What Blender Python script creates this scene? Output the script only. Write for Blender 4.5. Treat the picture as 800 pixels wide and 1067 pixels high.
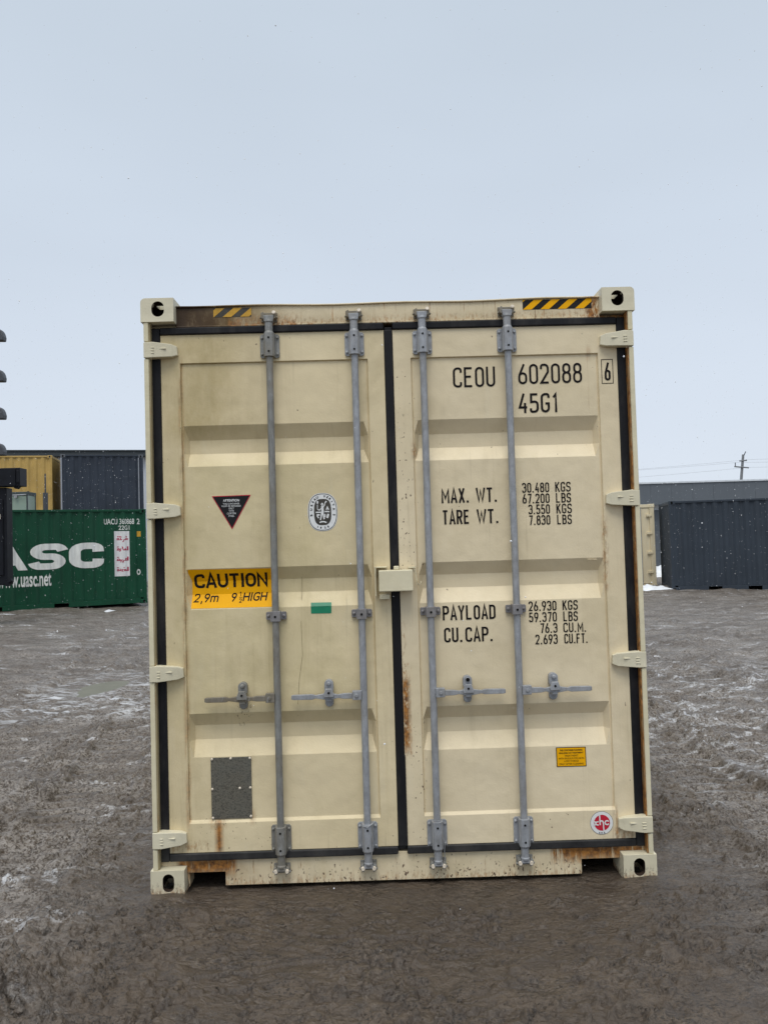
import bpy, bmesh, math, random
import numpy as np
from mathutils import Vector, Matrix

for _o in list(bpy.data.objects):
    bpy.data.objects.remove(_o, do_unlink=True)
random.seed(7)
R = math.radians
scene = bpy.context.scene
COL = scene.collection

# ------------------------------------------------------------------ camera
cam_d = bpy.data.cameras.new('camera')
cam = bpy.data.objects.new('camera', cam_d)
COL.objects.link(cam)
CX, CY, CZ = -0.1086, -3.9835, 1.668
YAW, PITCH, ROLL = 0.01441, 0.03594, -0.02858
_f = Vector((math.sin(YAW)*math.cos(PITCH), math.cos(YAW)*math.cos(PITCH), math.sin(PITCH)))
_r = Vector((math.cos(YAW), -math.sin(YAW), 0))
_u = _r.cross(_f)
_r2 = _r*math.cos(ROLL) + _u*math.sin(ROLL)
_u2 = -_r*math.sin(ROLL) + _u*math.cos(ROLL)
_m = Matrix((( _r2.x, _u2.x, -_f.x, CX), (_r2.y, _u2.y, -_f.y, CY), (_r2.z, _u2.z, -_f.z, CZ), (0, 0, 0, 1)))
cam.matrix_world = _m
cam_d.sensor_fit = 'HORIZONTAL'
cam_d.sensor_width = 36
cam_d.lens = 36*850/800
cam_d.clip_end = 2000
cam_d.clip_start = 0.05
scene.camera = cam

# ------------------------------------------------------------------ world, sun, exposure
SUN_EL, SUN_AZ = R(64), R(188)      # light comes from behind the camera, high up, through thick cloud
w = bpy.data.worlds.new('World'); scene.world = w; w.use_nodes = True
nt = w.node_tree; nt.nodes.clear()
out = nt.nodes.new('ShaderNodeOutputWorld'); bg = nt.nodes.new('ShaderNodeBackground')
sky = nt.nodes.new('ShaderNodeTexSky'); sky.sky_type = 'NISHITA'; sky.sun_disc = False
sky.sun_elevation = SUN_EL; sky.sun_rotation = SUN_AZ; sky.dust_density = 4; sky.air_density = 1.0
tc = nt.nodes.new('ShaderNodeTexCoord'); sep = nt.nodes.new('ShaderNodeSeparateXYZ')
ramp = nt.nodes.new('ShaderNodeValToRGB')
nt.links.new(tc.outputs['Generated'], sep.inputs[0])
mr = nt.nodes.new('ShaderNodeMapRange'); mr.inputs[1].default_value = -1; mr.inputs[2].default_value = 1
nt.links.new(sep.outputs[2], mr.inputs[0]); nt.links.new(mr.outputs[0], ramp.inputs[0])
cr = ramp.color_ramp
def sk(p, c):
    e = cr.elements.new(p); e.color = (c[0], c[1], c[2], 1)
cr.elements[0].position = 0.0; cr.elements[0].color = (.10, .095, .09, 1)
cr.elements[1].position = 1.0; cr.elements[1].color = (1.30, 1.36, 1.42, 1)
sk(0.49, (.14, .135, .13)); sk(0.502, (.76, .83, .92)); sk(0.56, (.715, .79, .895)); sk(0.66, (.645, .725, .83))
sk(0.78, (.605, .69, .79)); sk(0.88, (.85, .92, 1.02))
vm = nt.nodes.new('ShaderNodeVectorMath'); vm.operation = 'SCALE'; vm.inputs['Scale'].default_value = 10.0
nt.links.new(ramp.outputs[0], vm.inputs[0])
# faint cloud mottling
nz = nt.nodes.new('ShaderNodeTexNoise'); nz.inputs['Scale'].default_value = 1.6; nz.inputs['Detail'].default_value = 3
mp = nt.nodes.new('ShaderNodeMapping'); mp.inputs['Scale'].default_value = (1, 1, 3)
nt.links.new(tc.outputs['Generated'], mp.inputs[0]); nt.links.new(mp.outputs[0], nz.inputs[0])
mr2 = nt.nodes.new('ShaderNodeMapRange'); mr2.inputs[1].default_value = .3; mr2.inputs[2].default_value = .7
mr2.inputs[3].default_value = .965; mr2.inputs[4].default_value = 1.035
nt.links.new(nz.outputs[0], mr2.inputs[0])
vm2 = nt.nodes.new('ShaderNodeVectorMath'); vm2.operation = 'SCALE'
nt.links.new(vm.outputs[0], vm2.inputs[0]); nt.links.new(mr2.outputs[0], vm2.inputs['Scale'])
mix = nt.nodes.new('ShaderNodeMix'); mix.data_type = 'RGBA'; mix.inputs[0].default_value = .94
nt.links.new(sky.outputs[0], mix.inputs[6]); nt.links.new(vm2.outputs[0], mix.inputs[7])
nt.links.new(mix.outputs[2], bg.inputs[0]); bg.inputs[1].default_value = 0.1
nt.links.new(bg.outputs[0], out.inputs[0])

sd = bpy.data.lights.new('sun', 'SUN'); sd.energy = 1.75; sd.angle = R(32); sd.color = (1, .965, .90)
so = bpy.data.objects.new('sun', sd); COL.objects.link(so)
_dir = Vector((math.cos(SUN_EL)*math.sin(SUN_AZ), math.cos(SUN_EL)*math.cos(SUN_AZ), math.sin(SUN_EL)))
so.rotation_euler = _dir.to_track_quat('Z', 'Y').to_euler(); so.location = (0, -10, 20)

vs = scene.view_settings
scene.display_settings.display_device = 'sRGB'
vs.view_transform = 'Standard'; vs.look = 'None'; vs.exposure = 0.0; vs.gamma = 1; vs.use_curve_mapping = False

# ------------------------------------------------------------------ node helpers
class N:
    """small wrapper to write shader maths in a readable way"""
    def __init__(s, name, rough=.5, metal=0.0, spec=.5):
        s.m = bpy.data.materials.new(name); s.m.use_nodes = True
        s.t = s.m.node_tree; s.b = s.t.nodes['Principled BSDF']
        s.b.inputs['Roughness'].default_value = rough; s.b.inputs['Metallic'].default_value = metal
        s.b.inputs['Specular IOR Level'].default_value = spec
        s.tc = s.t.nodes.new('ShaderNodeTexCoord'); s._sep = None
    def link(s, a, b): s.t.links.new(a, b)
    def put(s, v, sock):
        if hasattr(v, 'is_output'): s.link(v, sock)
        elif isinstance(v, (tuple, list)):
            sock.default_value = tuple(v) + ((1,) if len(v) == 3 and len(sock.default_value) == 4 else ())
        else: sock.default_value = v
    def math(s, op, a, b=0.0, c=None, clamp=False):
        n = s.t.nodes.new('ShaderNodeMath'); n.operation = op; n.use_clamp = clamp
        s.put(a, n.inputs[0]); s.put(b, n.inputs[1])
        if c is not None: s.put(c, n.inputs[2])
        return n.outputs[0]
    def xyz(s):
        if s._sep is None:
            s._sep = s.t.nodes.new('ShaderNodeSeparateXYZ'); s.link(s.tc.outputs['Object'], s._sep.inputs[0])
        return s._sep.outputs
    def noise(s, scale=5, detail=4, rough=.55, stretch=(1, 1, 1), lo=0., hi=1., a=0., b=1., off=(0, 0, 0), dist=0.):
        mp = s.t.nodes.new('ShaderNodeMapping'); mp.inputs['Scale'].default_value = stretch; mp.inputs['Location'].default_value = off
        s.link(s.tc.outputs['Object'], mp.inputs[0])
        n = s.t.nodes.new('ShaderNodeTexNoise'); n.inputs['Scale'].default_value = scale
        n.inputs['Detail'].default_value = detail; n.inputs['Roughness'].default_value = rough; n.inputs['Distortion'].default_value = dist
        s.link(mp.outputs[0], n.inputs[0])
        return s.rng(n.outputs[0], lo, hi, a, b)
    def rng(s, v, lo, hi, a=0., b=1.):
        r = s.t.nodes.new('ShaderNodeMapRange'); s.put(v, r.inputs[0])
        for i, q in ((1, lo), (2, hi), (3, a), (4, b)): s.put(q, r.inputs[i])
        return r.outputs[0]
    def mix(s, f, a, b, mode='MIX'):
        n = s.t.nodes.new('ShaderNodeMix'); n.data_type = 'RGBA'; n.blend_type = mode
        s.put(f, n.inputs[0]); s.put(a, n.inputs[6]); s.put(b, n.inputs[7]); return n.outputs[2]
    def box(s, x0, x1, z0, z1, sx=.01, sz=.03):
        """soft rectangular mask in the thing's own x/z (metres)"""
        o = s.xyz()
        v = s.rng(o[0], x0-sx, x0+sx)
        for q in (s.rng(o[0], x1-sx, x1+sx, 1, 0), s.rng(o[2], z0-sz, z0+sz), s.rng(o[2], z1-sz, z1+sz, 1, 0)):
            v = s.math('MULTIPLY', v, q)
        return v
    def bump(s, h, strength=.3, dist=.01):
        b = s.t.nodes.new('ShaderNodeBump'); b.inputs['Strength'].default_value = strength; b.inputs['Distance'].default_value = dist
        s.link(h, b.inputs['Height']); s.link(b.outputs[0], s.b.inputs['Normal'])
    def col(s, c): s.put(c, s.b.inputs['Base Color'])

def plain(name, c, rough=.5, metal=0., spec=.5, var=.12, scale=6, stretch=(1, 1, 1), bump=0., bscale=60):
    n = N(name, rough, metal, spec)
    f = n.noise(scale, 5, .6, stretch, .3, .7, 1-var, 1+var)
    vm = n.t.nodes.new('ShaderNodeVectorMath'); vm.operation = 'SCALE'; vm.inputs[0].default_value = c
    n.link(f, vm.inputs['Scale']); n.link(vm.outputs[0], n.b.inputs['Base Color'])
    if bump: n.bump(n.noise(bscale, 4), bump, .004)
    return n.m

BEIGE = (.755, .645, .447)
def beige_paint(name, spots=(), base=BEIGE, grime=.5, flecks=(), seed=0., warm=()):
    """painted steel with chalky variation, rain streaks, rust runs (spots) and chips (flecks)"""
    n = N(name, .48, 0, .35)
    c = n.mix(n.noise(1.3, 4, .6, (1, 1, 1), .35, .68, off=(seed, 0, 0)), tuple(base), tuple(base[i]*(.93, .92, .88)[i] for i in range(3)))
    # long rain streaks
    big = n.noise(1.9, 4, .6, (1, 1, .7), .38, .62, 0, 1, off=(seed*7, 1, 0))
    st = n.math('MULTIPLY', big, n.noise(1.0, 6, .7, (17, 8, .8), .54, .76, 0, .36*grime, off=(seed*3, 0, 0), dist=.4))
    c = n.mix(st, c, (.34, .27, .15))
    st2 = n.math('MULTIPLY', big, n.noise(1.0, 4, .6, (48, 8, 1.3), .62, .74, 0, .42*grime, off=(seed*5+4, 0, 2)))
    c = n.mix(st2, c, (.27, .22, .14))
    # blotchy yellowed dirt
    bl = n.noise(3.1, 6, .7, (1, 1, .8), .5, .75, 0, .45*grime, off=(seed+9, 0, 0))
    c = n.mix(bl, c, (.42, .34, .18))
    wht = n.noise(2.3, 5, .6, (4, 4, .7), .60, .78, 0, .22, off=(seed+19, 3, 0))
    c = n.mix(wht, c, (.72, .68, .54))
    for (x0, x1, z0, z1, amt, colr) in warm:
        f = n.math('MULTIPLY', n.box(x0, x1, z0, z1, .16, .05), n.noise(6, 6, .75, (1, 1, .4), .30, .60, .30, 1))
        c = n.mix(n.math('MULTIPLY', f, amt), c, colr)
    for (x0, x1, z0, z1, amt, thr, stz) in spots:      # rust
        # runs: noise strongly stretched in z when stz is small
        f = n.math('MULTIPLY', n.box(x0, x1, z0, z1, .012, .03), n.noise(1.0, 6, .72, (70, 20, 70*stz), thr, thr+.10, 0, 1, off=(seed, 0, 0)))
        rc = n.mix(n.noise(45, 3, .6, lo=.35, hi=.65), (.42, .18, .04), (.13, .055, .018))
        c = n.mix(n.math('MULTIPLY', f, amt, clamp=True), c, rc)
    for (x0, x1, z0, z1, thr) in flecks:               # small dark chips
        f = n.math('MULTIPLY', n.box(x0, x1, z0, z1, .01, .04), n.noise(75, 2, .5, (1, 1, .7), thr, thr+.03))
        c = n.mix(f, c, (.10, .06, .04))
    # tiny chips everywhere
    c = n.mix(n.noise(48, 2, .4, (1, 1, .8), .775, .80, 0, .8, off=(seed, 2, 1)), c, (.13, .09, .06))
    n.col(c)
    n.link(n.noise(9, 4, .6, lo=.3, hi=.7, a=.40, b=.62), n.b.inputs['Roughness'])
    h = n.math('ADD', n.noise(2.6, 3, .5, (1, 1, .8)), n.math('ADD', n.noise(9, 2, .5, a=0, b=.16), n.noise(110, 3, .6, a=0, b=.03)))
    n.bump(h, .7, .035)
    return n.m

M = {}
DOOR_L = [(-.912, -.882, .17, .325, 1.0, .26, .03), (-.20, -.11, .17, .3, .5, .56, .06), (-.74, -.725, .325, .36, 1, .35, .5), (-.94, -.86, .31, .33, .9, .42, .3),
          (-1.05, -1.036, .3, 2.6, .7, .45, .08), (-1.13, -.95, .18, .23, .7, .5, .3), (-.19, -.165, 1.25, 1.3, .5, .5, .1)]
M['left_door'] = beige_paint('left_door_paint', DOOR_L, base=(.735, .622, .405), grime=1.1, seed=1.0, flecks=[(-1.12, -.6, .18, .34, .69), (-.80, -.73, .80, .90, .62)],
                             warm=[(-1.14, -.75, 2.2, 2.74, .75, (.40, .31, .135)), (-1.2, -1.0, .2, 2.6, .45, (.40, .32, .15)), (-1.1, -.2, .8, 2.1, .35, (.50, .43, .21))])
DOOR_R = [(.012, .048, .64, 1.0, 1, .38, .35), (.016, .056, .60, 1.06, .9, .53, .4), (.012, .034, .98, 1.25, .9, .52, .4), (1.036, 1.05, 1.4, 1.75, .9, .46, .3), (.99, 1.0, 2.3, 2.6, .5, .5, .03),
          (.99, 1.0, 2.565, 2.6, 1, .3, .5), (1.03, 1.13, .18, .22, .9, .45, .3), (1.035, 1.05, .18, .35, .9, .45, .1), (.10, .12, 2.08, 2.14, .9, .4, .6)]
M['right_door'] = beige_paint('right_door_paint', DOOR_R, grime=.6, seed=5.0,
                              flecks=[(.03, .10, 1.5, 2.32, .66), (.05, .12, .2, .8, .66), (.03, .12, 1.7, 2.6, .70)])
M['header'] = beige_paint('header_paint', [(-.6, 1.1, 2.73, 2.782, .95, .50, .5), (-.6, 1.1, 2.76, 2.88, .75, .58, .06), (.99, 1.06, 2.74, 2.87, 1, .40, .3), (-.8, -.45, 2.73, 2.80, .8, .44, .4)],
                          grime=1.0, seed=2.0, warm=[(-1.35, -.60, 2.6, 3.0, 1.0, (.24, .155, .055)), (-1.35, -.80, 2.6, 3.0, 1.6, (.10, .056, .017)), (-1.35, -.96, 2.6, 3.0, 2., (.045, .024, .010)), (-.7, 1.0, 2.7, 2.79, .5, (.28, .21, .11))])
M['sill'] = beige_paint('sill_paint', [(-1.1, -.82, .075, .16, 1, .36, .12), (.72, 1.18, .085, .16, 1, .40, .10), (-1.2, 1.2, .06, .16, .8, .60, .10), (.78, 1.12, .09, .16, 1, .33, .10), (-1.05, -.86, .07, .1, .8, .42, .5), (-1.2, 1.2, .0, .035, .8, .48, .3)],
                        grime=1.1, seed=3.0, flecks=[(-1.2, 1.2, -.02, .07, .63), (-1.2, 1.2, 0, .14, .69)], warm=[(-1.13, -.80, .04, .16, .8, (.24, .14, .055)), (.8, 1.2, .06, .16, .5, (.40, .27, .11))])
M['post'] = beige_paint('post_paint', [], grime=.35, seed=4.0, base=(.70, .64, .46))
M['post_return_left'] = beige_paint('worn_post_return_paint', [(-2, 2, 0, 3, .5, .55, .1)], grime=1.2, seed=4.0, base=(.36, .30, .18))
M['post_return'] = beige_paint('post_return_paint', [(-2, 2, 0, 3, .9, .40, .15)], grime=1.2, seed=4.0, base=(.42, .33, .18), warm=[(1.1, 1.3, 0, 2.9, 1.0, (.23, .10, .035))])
M['casting'] = beige_paint('casting_paint', [], grime=.3, seed=6.0, base=(.68, .63, .475))
M['casting_low'] = beige_paint('scuffed_casting_paint', [(-2, 2, -.02, .016, 1, .42, .6)], grime=.3, seed=7.0, base=(.68, .63, .475), flecks=[(-2, 2, -.02, .03, .56)])
M['casting_inside_shade'] = plain('rusty_shaded_casting_inside', (.045, .03, .022), .85, 0, .2, .4, 30)  # rust brown taken near black: the cavity's shade is painted into the colour
M['wall'] = beige_paint('wall_paint', [], grime=.6, seed=8.0)

def galv(name, c=(.37, .385, .41), seed=0., rust=0.):
    n = N(name, .5, .2, .5)
    k = n.mix(n.noise(34, 5, .7, (1, 1, .5), .35, .68, off=(seed, 0, 0)), tuple(c), tuple(q*.66 for q in c))
    k = n.mix(n.noise(14, 4, .6, (3, 3, .5), .60, .72, 0, .55, off=(seed+3, 0, 0)), k, (.50, .53, .56))
    k = n.mix(n.noise(5, 5, .7, (1, 1, .6), .46, .70, 0, .35+rust, off=(seed, 5, 0)), k, (.20, .16, .10))
    n.col(k); n.bump(n.noise(90, 3), .25, .004)
    return n.m
M['galv'] = galv('galvanised_steel')
M['galv_old'] = galv('stained_galvanised_steel', (.27, .27, .255), 3., .25)
M['galv_dark'] = galv('dull_steel', (.26, .25, .255), 6., .1)
M['galv_rusty'] = galv('rusty_galvanised_steel', (.24, .215, .17), 9., .6)

def rubber():
    n = N('black_rubber', .55, 0, .22)
    c = n.mix(n.noise(6, 6, .7, (1, 1, .3), .5, .8), (.009, .009, .011), (.05, .046, .042))
    o = n.xyz()
    dust = n.math('MULTIPLY', n.rng(o[2], .10, .42, 1, 0), n.noise(7, 5, .7, lo=.3, hi=.7, a=.2, b=1))
    c = n.mix(n.math('MULTIPLY', dust, .55), c, (.085, .083, .078))
    n.col(c); n.bump(n.noise(60, 3), .2, .004); return n.m
M['rubber'] = rubber()
M['black'] = plain('black_vinyl', (.008, .008, .009), .55, 0, .25, .3)
M['white_vinyl'] = plain('white_vinyl', (.74, .75, .74), .45, var=.06, scale=40)
M['amber'] = plain('amber_vinyl', (.86, .42, .003), .5, 0, .12, .08, 9)
M['amber_worn'] = plain('worn_amber_vinyl', (.55, .30, .02), .5, var=.25, scale=18)
M['black_worn'] = plain('worn_black_vinyl', (.045, .04, .03), .6, var=.4, scale=30)
M['green_vinyl'] = plain('green_vinyl', (.004, .20, .10), .42, var=.1, scale=30)
M['red_vinyl'] = plain('red_vinyl', (.52, .012, .035), .45, var=.1, scale=30)
M['ink'] = plain('black_lettering_paint', (.010, .008, .008), .6, 0, .15, .3, 40)
M['lock_tip'] = plain('worn_pale_steel', (.66, .58, .47), .5, 0, .5, .35, 60)
M['dark_hole'] = plain('dark_hole', (.008, .008, .008), .9, 0, .05, .1)
n = N('etched_grey_plate', .6, .25)
c = n.mix(n.noise(120, 5, .75, (.8, 1, 1.3), .48, .62), (.150, .138, .108), (.062, .057, .047))
c = n.mix(n.noise(10, 5, .6, lo=.4, hi=.75, a=0, b=.45), c, (.12, .13, .12))
n.col(c); n.bump(n.noise(120, 4), .5, .003); M['plate'] = n.m

# ------------------------------------------------------------------ mesh helpers
def sub(nodes): return nodes
class MB:
    def __init__(s): s.bm = bmesh.new()
    def box(s, x0, x1, y0, y1, z0, z1):
        v = [s.bm.verts.new(p) for p in ((x0, y0, z0), (x1, y0, z0), (x1, y1, z0), (x0, y1, z0), (x0, y0, z1), (x1, y0, z1), (x1, y1, z1), (x0, y1, z1))]
        for f in ((3, 2, 1, 0), (4, 5, 6, 7), (0, 1, 5, 4), (1, 2, 6, 5), (2, 3, 7, 6), (3, 0, 4, 7)):
            s.bm.faces.new([v[i] for i in f])
        return s
    def tube(s, pts, rads, n=16, caps=True):
        pts = [Vector(p) for p in pts]
        if not isinstance(rads, (list, tuple)): rads = [rads]*len(pts)
        rings = []
        for i, p in enumerate(pts):
            d = (pts[min(i+1, len(pts)-1)] - pts[max(i-1, 0)]).normalized()
            a = d.orthogonal().normalized() if abs(d.z) < .9 else Vector((1, 0, 0))
            a = (a - d*a.dot(d)).normalized(); b = d.cross(a)
            rings.append([s.bm.verts.new(p + (a*math.cos(t) + b*math.sin(t))*rads[i]) for t in [2*math.pi*k/n for k in range(n)]])
        for i in range(len(rings)-1):
            for k in range(n):
                s.bm.faces.new((rings[i][k], rings[i][(k+1) % n], rings[i+1][(k+1) % n], rings[i+1][k]))
        if caps:
            s.bm.faces.new(rings[0][::-1]); s.bm.faces.new(rings[-1])
        return s
    def prism(s, poly, y0, y1):
        """polygon in x/z extruded along y (counter-clockwise seen from -y)"""
        a = [s.bm.verts.new((x, y0, z)) for x, z in poly]; b = [s.bm.verts.new((x, y1, z)) for x, z in poly]
        s.bm.faces.new(a); s.bm.faces.new(b[::-1])
        for i in range(len(poly)):
            j = (i+1) % len(poly); s.bm.faces.new((a[i], b[i], b[j], a[j]))
        return s
    def prism_x(s, poly, x0, x1):
        a = [s.bm.verts.new((x0, y, z)) for y, z in poly]; b = [s.bm.verts.new((x1, y, z)) for y, z in poly]
        s.bm.faces.new(a); s.bm.faces.new(b[::-1])
        for i in range(len(poly)):
            j = (i+1) % len(poly); s.bm.faces.new((a[i], b[i], b[j], a[j]))
        return s
    def flat(s, poly, y):
        s.bm.faces.new([s.bm.verts.new((x, y, z)) for x, z in poly]); return s
    def done(s, name, mat, parent=None, bevel=0., seg=2, smooth=False, normals=True, loc=None):
        me = bpy.data.meshes.new(name)
        if normals: bmesh.ops.recalc_face_normals(s.bm, faces=s.bm.faces)
        s.bm.to_mesh(me); s.bm.free()
        o = bpy.data.objects.new(name, me); COL.objects.link(o)
        for mm in (mat if isinstance(mat, (list, tuple)) else [mat]): me.materials.append(mm)
        if parent is not None: o.parent = parent
        if loc: o.location = loc
        if smooth: me.shade_smooth() if not bevel else me.shade_smooth()
        if smooth:
            try: me.set_sharp_from_angle(angle=R(38))
            except Exception: pass
        if bevel:
            b = o.modifiers.new('bevel', 'BEVEL'); b.width = bevel; b.segments = seg; b.limit_method = 'ANGLE'; b.angle_limit = R(22)
            b.harden_normals = False
        return o
def empty(name, loc=(0, 0, 0), rz=0.):
    o = bpy.data.objects.new(name, None); COL.objects.link(o); o.location = loc; o.rotation_euler = (0, 0, rz)
    o.empty_display_size = .3; return o
def tag(o, label=None, cat=None, group=None, kind=None):
    for k, v in (('label', label), ('category', cat), ('group', group), ('kind', kind)):
        if v: o[k] = v
    return o

# --- lettering: drawn as ribbons of constant width, as marking stencils are
def rounded(pts, rs, closed):
    outp = []; n = len(pts)
    for i in range(n):
        p = Vector(pts[i]); r = rs[i]
        if (not closed and i in (0, n-1)) or r <= 0: outp.append(p); continue
        a = Vector(pts[i-1]); b = Vector(pts[(i+1) % n])
        da, db = a-p, b-p
        cosang = max(-1, min(1, da.normalized().dot(db.normalized()))); ang = math.acos(cosang)
        if ang > 3.0: outp.append(p); continue
        t = min(r/math.tan(ang/2), da.length*.499, db.length*.499); rr = t*math.tan(ang/2)
        s_, e_ = p+da.normalized()*t, p+db.normalized()*t
        cdir = (da.normalized()+db.normalized()).normalized(); c = p + cdir*(rr/math.sin(ang/2))
        a0 = math.atan2((s_-c).y, (s_-c).x); a1 = math.atan2((e_-c).y, (e_-c).x)
        d = (a1-a0+math.pi) % (2*math.pi)-math.pi
        for k in range(6):
            th = a0+d*k/5; outp.append(c+Vector((math.cos(th), math.sin(th)))*rr)
    return outp
def ribbon(bm, pts, wd, y, closed=False):
    q = []
    for p in pts:
        if not q or (Vector(p)-q[-1]).length > 1e-6: q.append(Vector(p))
    if closed and (q[0]-q[-1]).length < 1e-6: q.pop()
    n = len(q); L = []; Rr = []
    for i in range(n):
        if closed: a, b = (q[i]-q[i-1]).normalized(), (q[(i+1) % n]-q[i]).normalized()
        else:
            a = (q[i]-q[i-1]).normalized() if i else (q[1]-q[0]).normalized()
            b = (q[i+1]-q[i]).normalized() if i < n-1 else a
        na, nb = Vector((-a.y, a.x)), Vector((-b.y, b.x)); mm = (na+nb)
        if mm.length < 1e-4: mm = na
        mm.normalize(); k = min(2.2, 1/max(.2, mm.dot(na)))
        L.append(bm.verts.new((q[i].x+mm.x*wd/2*k, y, q[i].y+mm.y*wd/2*k))); Rr.append(bm.verts.new((q[i].x-mm.x*wd/2*k, y, q[i].y-mm.y*wd/2*k)))
    for i in range(n if closed else n-1):
        j = (i+1) % n; bm.faces.new((Rr[i], Rr[j], L[j], L[i]))
r_ = .5
GL = {
 'C': [([(1, .76), (1, 1), (0, 1), (0, 0), (1, 0), (1, .24)], 'orrrro', 0)],
 'E': [([(1, 1), (0, 1), (0, 0), (1, 0)], 'oooo', 0), ([(0, .53), (.85, .53)], 'oo', 0)],
 'F': [([(1, 1), (0, 1), (0, -.06)], 'ooo', 0), ([(0, .53), (.85, .53)], 'oo', 0)],
 'O': [([(1, 1), (0, 1), (0, 0), (1, 0)], 'rrrr', 1)], '0': [([(1, 1), (0, 1), (0, 0), (1, 0)], 'rrrr', 1)],
 'U': [([(0, 1.06), (0, 0), (1, 0), (1, 1.06)], 'orro', 0)],
 '6': [([(.72, 1.06), (.02, .44)], 'oo', 0), ([(1, .55), (0, .55), (0, 0), (1, 0)], 'rrrr', 1)],
 '9': [([(.28, -.06), (.98, .56)], 'oo', 0), ([(1, 1), (0, 1), (0, .45), (1, .45)], 'rrrr', 1)],
 '8': [([(.95, 1), (.05, 1), (.05, .54), (.95, .54)], 'rrrr', 1), ([(1, .54), (0, .54), (0, 0), (1, 0)], 'rrrr', 1)],
 '2': [([(0, .76), (0, 1), (1, 1), (1, .60), (0, 0), (1.06, 0)], 'orrroo', 0)],
 '3': [([(0, .80), (0, 1), (1, 1), (1, .54), (.35, .54)], 'orrro', 0), ([(.35, .54), (1, .54), (1, 0), (0, 0), (0, .2)], 'orrro', 0)],
 '4': [([(.62, 1.06), (0, .26), (1.08, .26)], 'ooo', 0), ([(.78, .52), (.78, -.06)], 'oo', 0)],
 '5': [([(1, 1), (.08, 1), (.06, .56), (1, .60), (1, 0), (0, 0), (0, .2)], 'ooorrro', 0)],
 '1': [([(.12, .80), (.55, 1.0), (.55, -.06)], 'ooo', 0)],
 '7': [([(-.05, 1), (1, 1), (.38, -.06)], 'ooo', 0)],
 'G': [([(1, .78), (1, 1), (0, 1), (0, 0), (1, 0), (1, .46), (.52, .46)], 'orrrroo', 0)],
 'M': [([(0, -.06), (0, .98), (.5, .30), (1, .98), (1, -.06)], 'ooooo', 0)],
 'A': [([(-.06, -.06), (.5, 1.02), (1.06, -.06)], 'ooo', 0), ([(.12, .26), (.88, .26)], 'oo', 0)],
 'X': [([(0, -.06), (1, 1.06)], 'oo', 0), ([(0, 1.06), (1, -.06)], 'oo', 0)],
 'W': [([(-.1, 1.06), (.22, 0), (.5, .86), (.78, 0), (1.1, 1.06)], 'ooooo', 0)],
 'T': [([(-.08, 1), (1.08, 1)], 'oo', 0), ([(.5, 1), (.5, -.06)], 'oo', 0)],
 'R': [([(0, -.06), (0, 1), (1, 1), (1, .48), (0, .48)], 'oorro', 0), ([(.5, .48), (1.02, -.06)], 'oo', 0)],
 'P': [([(0, -.06), (0, 1), (1, 1), (1, .46), (0, .46)], 'oorro', 0)],
 'Y': [([(-.05, 1.06), (.5, .48), (1.05, 1.06)], 'ooo', 0), ([(.5, .48), (.5, -.06)], 'oo', 0)],
 'L': [([(0, 1.06), (0, 0), (1, 0)], 'ooo', 0)],
 'D': [([(0, 0), (0, 1), (1, 1), (1, 0)], 'oorr', 1)],
 'K': [([(0, 1.06), (0, -.06)], 'oo', 0), ([(1, 1.06), (.02, .42)], 'oo', 0), ([(.30, .60), (1.05, -.06)], 'oo', 0)],
 'S': [([(1, .78), (1, 1), (0, 1), (0, .53), (1, .50), (1, 0), (0, 0), (0, .22)], 'orrrrrro', 0)],
 'B': [([(0, .53), (0, 1), (.94, 1), (.94, .53), (0, .53)], 'oorro', 0), ([(0, .54), (1, .54), (1, 0), (0, 0)], 'orro', 1)],
 'V': [([(-.05, 1.06), (.5, 0), (1.05, 1.06)], 'ooo', 0)], 'I': [([(.5, 1.06), (.5, -.06)], 'oo', 0)],
 'H': [([(0, 1.06), (0, -.06)], 'oo', 0), ([(1, 1.06), (1, -.06)], 'oo', 0), ([(0, .52), (1, .52)], 'oo', 0)],
 'N': [([(0, -.06), (0, 1), (1, 0), (1, 1.06)], 'oooo', 0)],
}
def stroke_text(bm, s, x0, x1, z0, z1, wd, y, gap=.55):
    """fit text s between x0..x1 and z0..z1 (outer edges of the strokes)"""
    units = []
    for ch in s: units.append({'.': .28, ' ': .95, '|': .4, 'I': .12}.get(ch, .8 if ch == '1' else (1.35 if ch in 'MW' else 1.0)))
    # total = cw*sum(units) + g*(n-1) with g = gap*cw + wd
    n = len(s); tot = x1-x0-wd*n
    cw = tot/(sum(units)+gap*(n-1)*.55); g = gap*.55*cw
    x = x0; k = 0
    for ch, u in zip(s, units):
        w_ = cw*u
        if ch == '.':
            cx = x+wd*.5+w_*.3
            bm.faces.new([bm.verts.new((cx+a*wd*.55, y, z0+wd*.55+b*wd*.55)) for a, b in ((-1, -1), (1, -1), (1, 1), (-1, 1))])
        elif ch in GL:
            hh = z1-z0-wd
            for pts, fl, closed in GL[ch]:
                P = [(x+wd/2+px*w_, z0+wd/2+pz*hh if 0 <= pz <= 1 else (z0 if pz < 0 else z1)) for px, pz in pts]
                rs = [min(w_, hh)*.5 if f == 'r' else 0 for f in fl]
                ribbon(bm, rounded(P, rs, closed), wd, y-.00012*(k % 4), closed); k += 1
        x += w_+wd+g
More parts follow.
